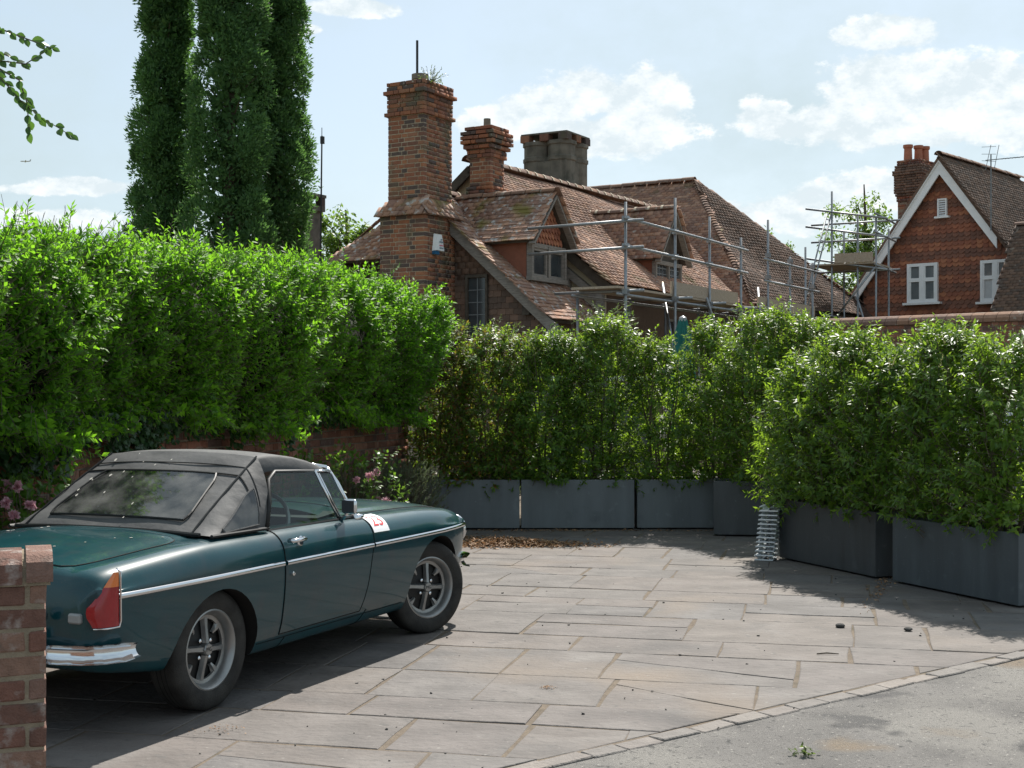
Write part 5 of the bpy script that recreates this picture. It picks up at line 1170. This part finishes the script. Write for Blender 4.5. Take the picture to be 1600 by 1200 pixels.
# wheels
def wheel(x, y, side, steer):
    w = bpy.data.objects.new('wheel', None); COL.objects.link(w); w.parent = car; w.location = (x, y, .298); w.rotation_euler = (0, 0, steer)
    Mx = Matrix.Rotation(R(90), 4, 'X') if side < 0 else Matrix.Rotation(R(-90), 4, 'X')    # lathe axis z -> outward
    tp = [(.188, -.14), (.215, -.155), (.262, -.158), (.288, -.146), (.297, -.125), (.298, -.06), (.298, -.02), (.290, .0), (.272, .010), (.245, .014), (.222, .012), (.200, .003), (.190, -.006)]
    MB().lathe(tp + [tp[0]], 56, Mx, cap=False).build('tyre', m_tyre, w, smooth=True, sharp=50)
    tr = MB()
    for zc in (-.10, -.075, -.05): tr.lathe([(.2983, zc - .002), (.2990, zc), (.2983, zc + .002)], 48, Mx, cap=False)
    tr.build('tread_groove', m_gap, w)
    rp = [(.19, -.145), (.178, -.14), (.172, -.06), (.168, -.035), (.176, -.02), (.182, -.004), (.192, .004), (.199, .002), (.199, -.004), (.19, -.01)]
    MB().lathe(rp, 48, Mx, cap=False).build('rim', m_alu, w, smooth=True, sharp=40)
    MB().lathe([(.172, -.075), (.10, -.068), (.05, -.055), (0, -.05)], 40, Mx, cap=False).build('wheel_disc', m_trim, w, smooth=True)
    sp = MB()
    ring = []
    for (r0, r1, z) in ((.150, .172, -.046),): sp.lathe([(r0, z - .014), (r0, z), (r1, z + .004), (r1, z - .014)], 48, Mx, cap=False)
    for i in range(4):
        a = R(90 * i + 84); c_, s_ = math.cos(a), math.sin(a)
        def pt(r, t, z): return Mx @ Vector((c_ * r - s_ * t, s_ * r + c_ * t, z))
        P = [[pt(r, -wd, z - .022), pt(r, -wd * .55, z), pt(r, wd * .55, z), pt(r, wd, z - .022)] for r, wd, z in ((.03, .020, -.022), (.07, .017, -.030), (.11, .0165, -.038), (.155, .022, -.044))]; sp.grid(P)
        a = R(90 * i + 84 + 45); c_, s_ = math.cos(a), math.sin(a)
        P = [[pt(r, -wd, z - .016), pt(r, -wd * .5, z), pt(r, wd * .5, z), pt(r, wd, z - .016)] for r, wd, z in ((.105, .009, -.052), (.125, .013, -.046), (.155, .026, -.044))]; sp.grid(P)
    sp.build('spokes', m_alu, w)
    nu = MB()
    for i in range(4): a = R(90 * i + 84 + 45); nu.lathe([(.011, -.066), (.011, -.036), (.004, -.032)], 8, Mx @ Matrix.Translation((math.cos(a) * .058, math.sin(a) * .058, 0)))
    nu.build('wheel_nuts', m_chrome, w)
    MB().lathe([(.032, -.05), (.032, -.018), (.028, -.012), (0, -.011)], 8, Mx).build('hub_cap', m_alu, w)
    tx = text_mesh('MG', .03); tx.transform(Mx @ Matrix.Rotation(R(0), 4, 'Z') @ Matrix.Translation((0, 0, -.0098))); tx.materials.append(m_trim); obj('hub_emblem', tx, w)
    return w
for sg in (-1, 1): wheel(0, sg * .688, sg, 0)
wheel(2.31, -.685, -1, R(-21)); wheel(2.31, .685, 1, R(-21))
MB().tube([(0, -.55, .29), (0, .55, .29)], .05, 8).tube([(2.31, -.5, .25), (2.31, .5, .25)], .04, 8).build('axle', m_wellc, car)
# soft top: tau runs from the rear base to the roof, then the roof to the windscreen
def hood_row(kc, zc, ye, ze, kb, yb, zb, n=10, m=9):
    row = []
    for j in range(n + 1): f = j / n; y = ye * f; row.append(Vector((kc, y, zc - (zc - ze) * f ** 2.6)))
    for j in range(1, m + 1):
        f = j / m; row.append(Vector((kc + (kb - kc) * f ** 1.1, ye + (yb - ye) * (1 - (1 - f) ** 1.7), ze + (zb - ze) * (f ** 1.12))))
    return row
def sym(row, k): return [Vector((p.x, -p.y, p.z)) for p in row[::-1]][:-1] + row
def crease(p, t): return p + Vector((0, 0, .004 * math.sin(p.y * 9 + t * 5) * math.sin(p.x * 14)))
rear = []; NT_ = 18
def rear_row(t):
    zc = .862 + .372 * (t ** .93) ; kc = .03 + .63 * t + .0 * t; ze = zc - .010 - .012 * t
    return hood_row(kc, zc, .545 - .05 * t, ze, .04 + .47 * t ** .8, .655 + .012 * t, .848)
for i in range(NT_ + 1): rear.append(sym(rear_row(i / NT_), 1))
for i in range(1, 4):                                   # roll over on to the roof bow
    pass
hood = MB().grid([[crease(p, i) for p in r] for i, r in enumerate(rear)]).build('soft_top', m_vinyl, car, smooth=True, ref=(.7, 0, .7))
roof = []
RK = [.66, .70, .76, .86, .98, 1.10, 1.20, 1.265, 1.29]; RC = [1.234, 1.243, 1.246, 1.243, 1.228, 1.203, 1.175, 1.152, 1.128]
for k, z in zip(RK, RC):
    e = .48 + .055 * (k - .66) / .63; h_ = hood_row(k, z - .006, e, z - .03, k + .01, e + .03, z - .115, m=5); roof.append(sym(h_, 1))
MB().grid(roof).build('roof_panel', m_vinyl, hood, smooth=True, ref=(.9, 0, .7))
# rear edge binding, seams, windows
MB().tube([p + Vector((-.008, 0, .004)) for p in rear[0][6:-6]], .011, 6).build('hood_binding', m_trim, hood)
MB().tube([r[-1] + Vector((0, .006, .0)) for r in rear], .010, 6).build('hood_binding', m_trim, hood); MB().tube([r[0] + Vector((0, -.006, .0)) for r in rear], .010, 6).build('hood_binding', m_trim, hood)
MB().tube([p + Vector((-.002, 0, .003)) for p in rear[13][4:-4]], .0045, 5).tube([p + Vector((-.002, 0, .003)) for p in rear[15][3:-3]], .0035, 5).build('hood_seam', m_trim, hood)
for side in (-1, 1): MB().tube([Vector((p[10].x - .003, side * p[10].y, p[10].z + .004)) for p in [rear_row(t) for t in np.linspace(0, 1, 14)]], .005, 5).build('hood_seam', m_trim, hood)
def hp_(t, y):                                          # point on the rear sheet at height t and offset y
    r = rear_row(t); ye = r[10].y; f = min(abs(y) / ye, 1) * 10; i = min(int(f), 9); p = r[i].lerp(r[i + 1], f - i); return Vector((p.x - .006, math.copysign(p.y, y), p.z + .006))
wn = MB(); WN = []
for i in range(13):
    t = .13 + .58 * i / 12; wmax = (.455 - .07 * (t - .13) / .58) * (1 - max(0, abs(i - 6) - 4.5) * .03); WN.append([hp_(t, y * wmax) for y in np.linspace(-1, 1, 19)])
wo_ = wn.grid(WN).build('rear_window', m_plast, hood, smooth=True)
MB().tube(WN[0] + [r[-1] for r in WN] + WN[-1][::-1] + [r[0] for r in WN[::-1]], .006, 5).build('window_welt', m_trim, wo_)
for side in (-1, 1):
    def qp(t, f): r = rear_row(t); seg = r[10:]; x = f * (len(seg) - 1); i = min(int(x), len(seg) - 2); p = seg[i].lerp(seg[i + 1], x - i); return Vector((p.x - .003, side * (p.y + .006), p.z + .004))
    Q = []
    for i in range(9): a = i / 8; t0 = .17 + .62 * a; ft = .72 - .48 * a ** .8 + .10 * max(0, a - .75) * 4 * a; Q.append([qp(t0, ft + (.93 - ft) * b) for b in np.linspace(0, 1, 8)])
    qo = MB().grid(Q).build('quarter_window', m_plast, hood, smooth=True)
    MB().tube(Q[0] + [r[-1] for r in Q] + Q[-1][::-1] + [r[0] for r in Q[::-1]], .005, 5).build('window_welt', m_vinyl, qo)
# windscreen frame, quarter lights, door glass
wf = MB(); 
for sg in (-1, 1): wf.tube([(1.425, sg * .655, .80), (1.40, sg * .648, .86), (1.335, sg * .59, 1.03), (1.285, sg * .545, 1.125)], [.02, .014, .013, .012], 8)
wf.tube([(1.285, -.545, 1.125), (1.31, -.3, 1.148), (1.315, 0, 1.152), (1.31, .3, 1.148), (1.285, .545, 1.125)], .013, 8)
ws = wf.build('windscreen_frame', m_chrome, car, smooth=True)
for sg in (-1, 1): MB().tube([(1.40, sg * .66, .822), (1.47, sg * .665, .826), (1.53, sg * .655, .828)], [.026, .02, .004], 8).build('pillar_foot', m_chrome, ws, smooth=True)
P = []
for i in range(9):
    y = -.64 + 1.28 * i / 8; c_ = 1 - (y / .64) ** 2; P.append([Vector((1.42 + .10 * c_, y, .835 + .035 * c_)), Vector((1.288 + .03 * c_, y * .85, 1.125 + .025 * c_))])
MB().grid(P).build('windscreen_glass', m_glass, ws, smooth=True)
for side in (-1, 1):
    y0, y1 = .655, .565
    def sg_(k, z): return Vector((k, side * (y0 + (y1 - y0) * (z - .835) / .30), z))
    MB().add([sg_(.53, .838), sg_(1.235, .838), sg_(1.115, 1.112), sg_(.69, 1.125), sg_(.60, 1.03)], [(0, 1, 2, 3, 4)]).build('door_glass', m_glass, car)
    dv = MB(); dv.tube([sg_(1.24, .835), sg_(1.12, 1.115)], .009, 6); dv.tube([sg_(1.12, 1.115), sg_(1.275, 1.105)], .008, 6); dv.tube([sg_(1.265, .84), sg_(1.15, 1.10)], .006, 6); dv.tube([sg_(1.265, .84), sg_(1.40, .84)], .006, 6); dv.tube([sg_(1.40, .84), sg_(1.29, 1.09)], .006, 6)
    qd = dv.build('quarter_light', m_chrome, car, smooth=True); MB().add([sg_(1.27, .842), sg_(1.395, .842), sg_(1.285, 1.09), sg_(1.155, 1.1)], [(0, 1, 2, 3)]).build('quarter_glass', m_glass, qd)
    seam('window_seal', [sg_(.53, .832), sg_(1.40, .832)], .008, m_trim)
    # hood drip edge above the glass
    MB().tube([Vector((.50, side * .67, .85)), Vector((.56, side * .645, .98)), Vector((.64, side * .585, 1.09)), Vector((.74, side * .555, 1.128)), Vector((.95, side * .56, 1.118)), Vector((1.27, side * .56, 1.07 + .03))], .013, 7).build('drip_edge', m_trim, hood, smooth=True)
# mirrors
for side in (-1, 1):
    p = S_(1.245, 5.6, .0, side); mr_ = MB().tube([p, p + Vector((.01, side * .03, .03)), p + Vector((.0, side * .055, .055))], [.014, .01, .011], 8).build('wing_mirror', m_chrome, car, smooth=True)
    c_ = p + Vector((.0, side * .065, .085)); b = bmesh.new(); bmesh.ops.create_cube(b, size=1)
    for v_ in b.verts: v_.co = Vector((v_.co.x * .04, v_.co.y * .105, v_.co.z * .09)) * (1.0 if v_.co.x < 0 else .86)
    bmesh.ops.bevel(b, geom=list(b.edges), offset=.02, segments=4, affect='EDGES', profile=.5); bmesh.ops.translate(b, verts=b.verts, vec=c_); me = bpy.data.meshes.new('mirror_shell'); b.to_mesh(me); b.free(); me.materials.append(m_chrome); me.polygons.foreach_set('use_smooth', [True] * len(me.polygons)); obj('mirror_shell', me, mr_)
    MB().box(c_.x - .0225, c_.x - .0202, c_.y - .040, c_.y + .040, c_.z - .034, c_.z + .034).build('mirror_glass', m_mirror, mr_)
# interior
MB().box(.18, 1.24, -.55, .55, .405, .41).build('cabin_floor', m_dark, car)
for sg in (-1, 1):
    s_ = MB(); s_.tube([(.42, sg * .28, .5), (.36, sg * .28, .75), (.33, sg * .28, .93), (.325, sg * .28, .98)], [.2, .2, .17, .08], 12); s_.box(.4, .85, sg * .28 - .2, sg * .28 + .2, .42, .55); s_.build('seat', m_seat, car, smooth=True, sharp=50)
MB().prism([(1.22, -.56, .62), (1.40, -.56, .86), (1.16, -.56, .84), (1.15, -.56, .66)], (0, 1.12, 0)).build('dashboard', m_trim, car)
sw = MB(); Mw = Matrix.Translation((.98, -.29, .80)) @ Matrix.Rotation(R(-68), 4, 'Y')
sw.tube([Mw @ Vector((math.cos(a) * .19, math.sin(a) * .19, 0)) for a in np.linspace(0, 2 * math.pi, 33)], .0125, 8)
sr = sw.build('steering_wheel', m_alu, car, smooth=True)
for a in (0, 2.1, 4.2): MB().bar(Mw @ Vector((.0, 0, -.02)), Mw @ Vector((math.cos(a) * .185, math.sin(a) * .185, 0)), .025, .006, up=Mw.to_3x3() @ Vector((0, 0, 1))).build('spoke', m_alu, sr)
# competition sticker 23 on the wing
SKa, SKb, SVa, SVb = 1.478, 1.66, 5.0, 8.0
stk = patch('number_sticker', lambda a, b_: SKa + (SKb - SKa) * a, lambda a, b_: SVa + (SVb - SVa) * b_, 8, 10, .0035, m_stick)
tx = text_mesh('23', 1.0); bmn = bmesh.new(); bmn.from_mesh(tx); bmesh.ops.subdivide_edges(bmn, edges=[e for e in bmn.edges if e.calc_length() > .12], cuts=2, use_grid_fill=True); bmn.to_mesh(tx); bmn.free()
for v_ in tx.vertices: a = .5 + v_.co.x * .74; b_ = .5 - v_.co.y * .80; v_.co = S_(SKa + (SKb - SKa) * a, SVa + (SVb - SVa) * b_, .0055)
tx.materials.append(m_redink); obj('number', tx, stk)
# bird droppings and fallen petals on hood and boot
m_drop = mat('pale_droppings', [(.36, .34, .30), (.48, .46, .42)], rough=.9)
r_ = random.Random(4); dp = []
for i in range(15):
    t = r_.uniform(.05, .97); y = r_.uniform(-.1, .44); c_ = hp_(t, y) + Vector((-.004, 0, .005)); L_ = r_.uniform(.004, .010); up = Vector((.63, 0, .37)).normalized(); sx = Vector((0, 1, 0)); n = 9
    f = MB(); f.add([c_ + sx * math.cos(2 * math.pi * q / n) * L_ * r_.uniform(.5, 1) + up * math.sin(2 * math.pi * q / n) * L_ * r_.uniform(.8, 2.0) for q in range(n)], [tuple(range(n))]); f.build('dropping', m_drop, hood)
for i in range(9):
    k = r_.uniform(-.6, -.02); v_ = r_.uniform(.5, 3.6); sd = r_.choice((-1, 1)); c_ = S_(k, v_, .007, sd); n = 7; L_ = r_.uniform(.005, .010)
    MB().add([c_ + Vector((math.cos(2 * math.pi * q / n) * L_ * r_.uniform(.6, 1.2), math.sin(2 * math.pi * q / n) * L_, 0)) for q in range(n)], [tuple(range(n))]).build('dropping', m_drop, boot)
# ------------------------------------------------------------------ smaller plants by the wall
def bush(name, label, cat, loc, n, rx, ry, h, m, ln, wd, per=9, spread=.9, up=.6, flowers=0, fm=None, group=None, fs=.035):
    t = thing(name, label, cat, loc, 0, group); a = rng.uniform(0, 2 * math.pi, n); f = np.sqrt(rng.random(n)); zc = h * rng.uniform(.1, 1, n); k = np.sqrt(np.clip(1 - (zc / h - .35) ** 2 * 1.3, .15, 1))
    P = np.stack([np.cos(a) * f * rx * k, np.sin(a) * f * ry * k, zc], 1); D = np.stack([np.cos(a) * f, np.sin(a) * f, np.full(n, up)], 1) + rng.normal(size=(n, 3)) * .35; tl = rng.uniform(.1, .22, n)
    o = obj('leaves', leaves('leaves', *twig_leaves(P, D, per, spread, ln, wd, tl), m), t); tag(o, kind='stuff')
    root = np.stack([P[:, 0] * .25, P[:, 1] * .25, np.zeros(n)], 1); o = sticks('stems', root, P + unit(D) * tl[:, None], np.full(n, .004), m_bark, t); tag(o, kind='stuff')
    for i in range(flowers):
        c = P[rng.integers(n)] * np.array([1.05, 1.05, 1]) + np.array([0, -.05, .12]); q = 26; d = unit(rng.normal(size=(q, 3)) + np.array([0, -.3, .4])); o = obj('bloom', leaves('bloom', np.tile(c, (q, 1)) + d * fs * .25, d, unit(rng.normal(size=(q, 3))), np.full(q, fs), np.full(q, fs * .9), fm, curl=.4), t)
    return t
def wallpt(x, off): p = Vector((WA.x, WA.y)) + WD * x + Vector((WD.y, -WD.x)) * off; return (p.x, p.y, 0)
rb1 = bush('rose_bush', 'rose bush with pink blooms against the wall at the left edge', 'rose bush', wallpt(-.5, .26), 210, .36, .24, 1.0, m_rose, .07, .046, per=7, flowers=8, fm=m_petal, fs=.05)
rb2 = bush('rose_bush', 'rose bush left of the lavender behind the windscreen', 'rose bush', wallpt(4.3, .4), 150, .55, .35, .95, m_rose, .065, .042, per=7, flowers=3, fm=m_petal, fs=.045)
bush('climbing_shrub', 'leafy climber against the brick wall beyond the soft top', 'climber', wallpt(3.2, .25), 90, .6, .18, 1.05, m_rose, .06, .04, per=7)
bush('lavender', 'grey-green lavender clump at the corner of the wall and planters', 'lavender', (-1.35, 14.35, 0), 760, .62, .45, .72, m_lav, .06, .012, per=12, spread=.35, up=1.4)
bush('lavender', 'smaller lavender clump just behind the bonnet', 'lavender', (-1.75, 13.3, 0), 600, .5, .4, .66, m_lav, .06, .012, per=12, spread=.35, up=1.4)
bush('feathery_shrub', 'feathery bright green shrub behind the left back planter', 'shrub', (-.35, 17.2, 0), 420, .75, .5, 2.42, m_tree, .05, .012, per=12)
bush('tall_shrub', 'tall loose shrub below the cottage eaves', 'shrub', (1.35, 19.5, 0), 300, .5, .4, 2.78, m_weed, .07, .018, per=10)
bush('garden_bush', 'sunlit green bush behind the right-hand planters', 'shrub', (5.0, 15.5, 0), 500, 1.0, .7, 2.1, m_tree, .07, .03)
bush('garden_bush', 'leafy green bush below the boundary wall', 'shrub', (6.3, 17.5, 0), 500, 1.2, .8, 2.3, m_tree, .07, .03)
bush('flowering_bush', 'bush of white and pink flowers glimpsed through the back shrubs', 'shrub', (2.6, 17.3, 0), 240, .8, .45, 1.75, m_rose, .06, .035, flowers=26, fm=m_petalw, fs=.07)
for rb_, spots in ((rb1, ((10, 786, 8.1), (28, 760, 8.15), (22, 806, 8.05), (48, 790, 8.1))), (rb2, ((557, 750, 12.7), (588, 738, 12.9)))):
    for (a, b, Y) in spots:                               # full open blooms
        c = np.array(tuple(px(a, b, Y) - rb_.location)); q = 34; d = unit(rng.normal(size=(q, 3)) + np.array([0, -.5, .3]))
        obj('bloom', leaves('bloom', np.tile(c, (q, 1)) + d * .006, d, unit(rng.normal(size=(q, 3))), np.full(q, .034), np.full(q, .034), m_petal, curl=.45), rb_)
        MB().tube([tuple(c), (c[0] * .7, c[1] * .7 + .05, c[2] - .25), (c[0] * .3, c[1] * .3, .1)], .004, 5).build('flower_stem', m_bark, rb_)
# closed green parasol
m_canvas = mat('green_canvas', [(.012, .10, .085), (.02, .14, .12)], rough=.8, nscale=8)
pz = thing('parasol', 'closed dark green garden parasol standing behind the planter shrubs', 'parasol', (kk(1067, 18), 18, 0))
P = []
for z, r in ((.95, .10), (1.1, .15), (1.5, .16), (2.0, .13), (2.35, .09), (2.46, .06), (2.52, .05)): P.append([(math.cos(2 * math.pi * j / 32) * r * (1 + .22 * math.cos(8 * 2 * math.pi * j / 32)), math.sin(2 * math.pi * j / 32) * r * (1 + .22 * math.cos(8 * 2 * math.pi * j / 32)), z) for j in range(33)])
MB().grid(P).build('canopy', m_canvas, pz, smooth=True); MB().tube([(0, 0, 0), (0, 0, 2.56)], .022, 8).build('pole', m_oak, pz); MB().lathe([(.28, 0), (.28, .05), (.05, .09)], 20).build('base', m_black, pz)
MB().lathe([(.055, 2.5), (.05, 2.55), (.0, 2.58)], 12).build('cap', m_clear, pz)
# slatted garden screen seen through the shrubs
sc2 = thing('garden_screen', 'grey garden screen with white top rail behind the back planters', 'screen', (.25, 17.0, 0))
for i in range(9): MB().box(0, 1.45, -.015, .015, .15 + .17 * i, .30 + .17 * i).build('slat', m_zinc, sc2)
MB().box(-.03, 1.48, -.03, .03, 1.70, 1.76).build('top_rail', m_white, sc2)
for x in (0, 1.45): MB().box(x - .035, x + .035, .02, .08, 0, 1.7).build('post', m_zinc2, sc2)
# parked car glimpsed behind the side planters
m_silver = mat('silver_paint', [(.42, .44, .46), (.5, .52, .54)], rough=.25, metal=.5, coat=.8)
pc = thing('parked_car', 'silver parked car glimpsed through the shrubs of the side planters', 'car', (5.35, 13.3, 0), R(100))
prof = [(-2.0, .35), (-2.05, .7), (-1.9, .92), (-1.2, .98), (1.0, .95), (1.95, .80), (2.05, .55), (2.0, .32)]
P = []
for y, s in ((-.86, .93), (-.84, .99), (-.7, 1.0), (0, 1.01), (.7, 1.0), (.84, .99), (.86, .93)): P.append([(x * (1 if abs(y) < .8 else .985), y, .3 + (z - .3) * s) for x, z in prof])
bd = MB(); bd.grid(P)
for k in (0, -1): bd.add(P[k], [tuple(range(len(prof)))])
bd.build('body', m_silver, pc, smooth=True, sharp=40)
P = []
for y, s in ((-.80, .0), (-.66, .80), (-.58, 1.0), (0, 1.05), (.58, 1.0), (.66, .80), (.80, .0)): P.append([(x, y, .94 + h * s) for x, h in ((-1.7, 0), (-1.15, .42), (-.4, .5), (.3, .46), (1.15, 0))])
MB().grid(P).build('cabin', m_pane, pc, smooth=True); MB().box(-1.1, .25, -.56, .56, 1.38, 1.475).build('roof', m_silver, pc)
for x in (-1.3, 1.3):
    for y in (-.78, .78): MB().lathe([(.2, -.1), (.31, -.1), (.31, .1), (.2, .1)], 24, M4((x, y, .31), Matrix.Rotation(R(90), 4, 'X'))).build('wheel', m_tyre, pc)
# stack of pale plastic trays
m_ptray = mat('pale_plastic', [(.66, .70, .73), (.76, .79, .81)], rough=.45, nscale=8)
ta = Vector((2.445, 12.56)); rz = R(70)
for i in range(12):
    lb = 'pale plastic tray in the leaning stack beside the side planter' if i < 11 else 'topmost pale plastic tray of the stack beside the side planter'
    t = thing('plastic_tray', lb, 'tray', (ta.x + .0045 * i, ta.y + .002 * i, .004 + .041 * i), rz, 'stacked plastic trays')
    P = [[(-.11 + .22 * a / 6, y, zz) for a in range(7)] for y, zz in ((0, .0), (.03, .0), (.045, .03), (.075, .03), (.09, .0), (.125, .0), (.15, .036), (.175, .036))]
    mb = MB(); mb.grid(P); mb.grid([[(x, y, z + .007) for x, y, z in r] for r in P]); mb.build('tray_body', m_ptray, t)
    MB().box(-.118, -.1105, 0, .17, .0, .012).build('rim', m_ptray, t); MB().box(.1105, .118, 0, .17, .0, .012).build('rim', m_ptray, t)
# leaf litter and bits on the ground
m_litter = leafmat('dry_leaf', [(.20, .11, .06), (.30, .17, .09), (.36, .23, .13), (.15, .085, .05)], (.35, .2, .1), transl=.2, rough=.8)
def litter(name, label, cx, cy, n, rx, ry, h, size=.035, rz=0, m=None):
    t = thing(name, label, 'leaf litter', (cx, cy, 0), rz); t['kind'] = 'stuff'; r = rng.normal(size=(n, 2)) * .5; P = np.stack([r[:, 0] * rx, r[:, 1] * ry, .006 + h * np.exp(-(r ** 2).sum(1) * 1.6) * rng.random(n)], 1)
    D = rng.normal(size=(n, 3)) * np.array([1, 1, .25]); N_ = np.array([0, 0, 1.]) + rng.normal(size=(n, 3)) * .5; s = size * rng.uniform(.5, 1.2, n); o = obj('dry_leaves', leaves('dry_leaves', P, D, N_, s, s * .5, m or m_litter), t); tag(o, kind='stuff')
litter('leaf_litter', 'swept heap of brown dry leaves in front of the back planters', -.05, 13.75, 2600, .75, .25, .08, .045)
litter('leaf_litter', 'scatter of brown leaves beside the front wheel', -.55, 14.3, 600, .5, .35, .02)
litter('leaf_litter', 'thin line of dry leaves along the foot of the back planters', .6, 15.15, 420, 1.9, .07, .015)
litter('leaf_litter', 'brown leaf crumbs on the flags behind the rear wheel', -1.35, 6.25, 60, .12, .08, .008, .014)
litter('leaf_litter', 'small clump of brown crumbs on the middle flags', .19, 7.13, 60, .04, .03, .012, .014)
litter('leaf_litter', 'dry leaves along the foot of the side planters', 3.0, 10.95, 160, .06, 1.3, .012, .03, R(-20))
litter('leaf_litter', 'green weed scrap on the road', 1.27, 5.85, 40, .05, .03, .03, .03, m=m_weed)
m_peb = mat('dark_grit', [(.03, .03, .03), (.09, .085, .08)], rough=.9)
pb = []; pbS = []
for i in range(170):
    Y = random.uniform(5.2, 12.5); X = random.uniform(-.33, .38) * Y
    s = random.choice([.004, .005, .006, .008, .011]); pb.append(np.array(M4((X, Y, s * .3 + (-.03 if (Vector((X, Y)) - SA).dot(SN) < -.13 else 0)), rz=random.random() * 6))); pbS.append((s * 1.3, s, s * .7))
tag(obj('loose_grit', boxes_mesh('loose_grit', np.array(pb), pbS, m_peb)), 'loose dark grit scattered over the flags and road', 'grit', kind='stuff')
for (x, y, s, lb) in ((1313, 981, .028, 'dark pebble on the flags left of the other pebble'), (1419, 986, .024, 'dark pebble on the flags nearer the big right planter')):
    Y = EYE * F / (y - HOR); b = bmesh.new(); bmesh.ops.create_icosphere(b, subdivisions=2, radius=s)
    for v in b.verts: v.co = Vector((v.co.x * 1.2, v.co.y, v.co.z * .6)) * random.uniform(.9, 1.1)
    me = bpy.data.meshes.new('pebble'); b.to_mesh(me); b.free(); me.materials.append(m_peb); o = obj('pebble', me); o.location = ((x - 800) / F * Y, Y, s * .5); tag(o, lb, 'pebble')
Y = EYE * F / (1023 - HOR); tg = thing('fallen_twig', 'thin brown twig lying on the flags', 'twig', ((1292 - 800) / F * Y, Y, .006)); MB().tube([(-.06, 0, 0), (0, .004, .004), (.07, -.002, 0)], [.004, .005, .003], 5).build('stick', m_bark, tg)
# overhanging beech twigs, top left; the tree itself stands out of the picture
bt = thing('beech_tree', 'beech twigs with broad leaves hanging in at the top left corner', 'tree', (-5.4, 8.0, 0))
m_beech = leafmat('beech_leaf', [(.022, .06, .015), (.04, .09, .02), (.06, .12, .025)], (.16, .34, .04), transl=.4, rough=.4)
MB().tube([(0, 0, 0), (.1, 0, 2.2), (.15, 0, 4.5)], [.22, .18, .12], 10).build('trunk', m_trunk, bt)
off = Vector((-5.4, 8.0, 0)); paths = [[(-60, 60, 8), (0, 95, 8), (40, 100, 8), (75, 78, 8)], [(-60, 95, 8), (0, 120, 8), (30, 155, 8), (62, 182, 8), (108, 210, 8)], [(0, 108, 8), (30, 125, 8), (42, 160, 8), (46, 205, 8)], [(-50, 20, 8), (0, 45, 8), (40, 60, 8), (80, 75, 8)], [(-50, 80, 8), (-5, 80, 8), (14, 88, 8)]]
lb_ = MB(); lb_.tube([(.12, 0, 3.2), (.9, 0, 3.55), tuple(px(-60, 60, 8) - off)], [.07, .04, .012], 7)
for q in paths[1:]: lb_.tube([(.9, 0, 3.55), tuple(px(*q[0]) - off)], [.02, .008], 5)
Pl, Dl = [], []
for q in paths:
    pts = [px(*p) - off for p in q]; lb_.tube(pts, [.006, .005, .004, .003, .002][:len(pts)], 5)
    for a, b in zip(pts, pts[1:]):
        n = max(2, int((b - a).length / .030))
        for i in range(n):
            sd = 1 if i % 2 else -1; d = (b - a).normalized(); Pl.append(a.lerp(b, i / n)); Dl.append(d * .7 + Vector((0, sd * .5, sd * .35)) + Vector((random.uniform(-.3, .3), random.uniform(-.4, .4), random.uniform(-.5, .1))))
    Pl.append(pts[-1]); Dl.append(d)
lb_.build('twig', m_bark, bt)
n = len(Pl); s = rng.uniform(.05, .078, n); lv = MB()
for i in range(n):                                        # oval leaves with a folded midrib and a short stalk
    d = Vector(Dl[i]).normalized(); nn = Vector((random.uniform(-.4, .4), -1 + random.uniform(-.4, .4), .4 + random.uniform(-.4, .4))); x = d.cross(nn).normalized(); nn = x.cross(d); L_ = float(s[i]) * .95; b0 = Vector(Pl[i]) + d * .006
    pr_ = [(0, 0), (.12, .16), (.3, .29), (.5, .33), (.7, .27), (.87, .13), (1.0, 0)]
    mid = [b0 + d * L_ * a - nn * L_ * .10 * a * a for a, w in pr_]; lv.add(mid + [m_ + x * L_ * w + nn * w * L_ * .28 for m_, (a, w) in zip(mid, pr_)][1:-1] + [m_ - x * L_ * w + nn * w * L_ * .28 for m_, (a, w) in zip(mid, pr_)][1:-1],
           [(0, 1, 7), (1, 2, 8, 7), (2, 3, 9, 8), (3, 4, 10, 9), (4, 5, 11, 10), (5, 6, 11), (0, 12, 1), (1, 12, 13, 2), (2, 13, 14, 3), (3, 14, 15, 4), (4, 15, 16, 5), (5, 16, 6)])
tag(lv.build('leaves', m_beech, bt), kind='stuff')
# airliner far off
al = thing('airliner', 'tiny distant airliner crossing the left sky', 'airplane', px(40, 252, 4700), R(186))
m_jet = mat('airliner_paint', [(.45, .46, .48), (.5, .51, .53)], rough=.4)
MB().tube([(-18, 0, 1.2), (-14, 0, .4), (-8, 0, 0), (12, 0, 0), (16, 0, -.3), (18, 0, -.7)], [.3, 1.4, 2, 2, 1.5, .3], 12).build('fuselage', m_jet, al, smooth=True)
for sg in (-1, 1):
    MB().prism([(4, sg * 1.5, -.8), (-2, sg * 1.5, -.8), (-6, sg * 17, .8), (-4, sg * 17, .8)], (0, 0, .5)).build('wing', m_jet, al); MB().tube([(4.5, sg * 6, -2), (0, sg * 6, -1.8)], [1.1, .8], 10).build('engine', m_jet, al)
    MB().prism([(-13, sg * .5, 1), (-16, sg * .5, 1), (-18, sg * 6, 1.4), (-16.6, sg * 6, 1.4)], (0, 0, .3)).build('tailplane', m_jet, al)
MB().prism([(-12, -.15, 1.5), (-17, -.15, 1.2), (-19, -.15, 7.5), (-17, -.15, 7.5)], (0, .3, 0)).build('tail_fin', m_jet, al)
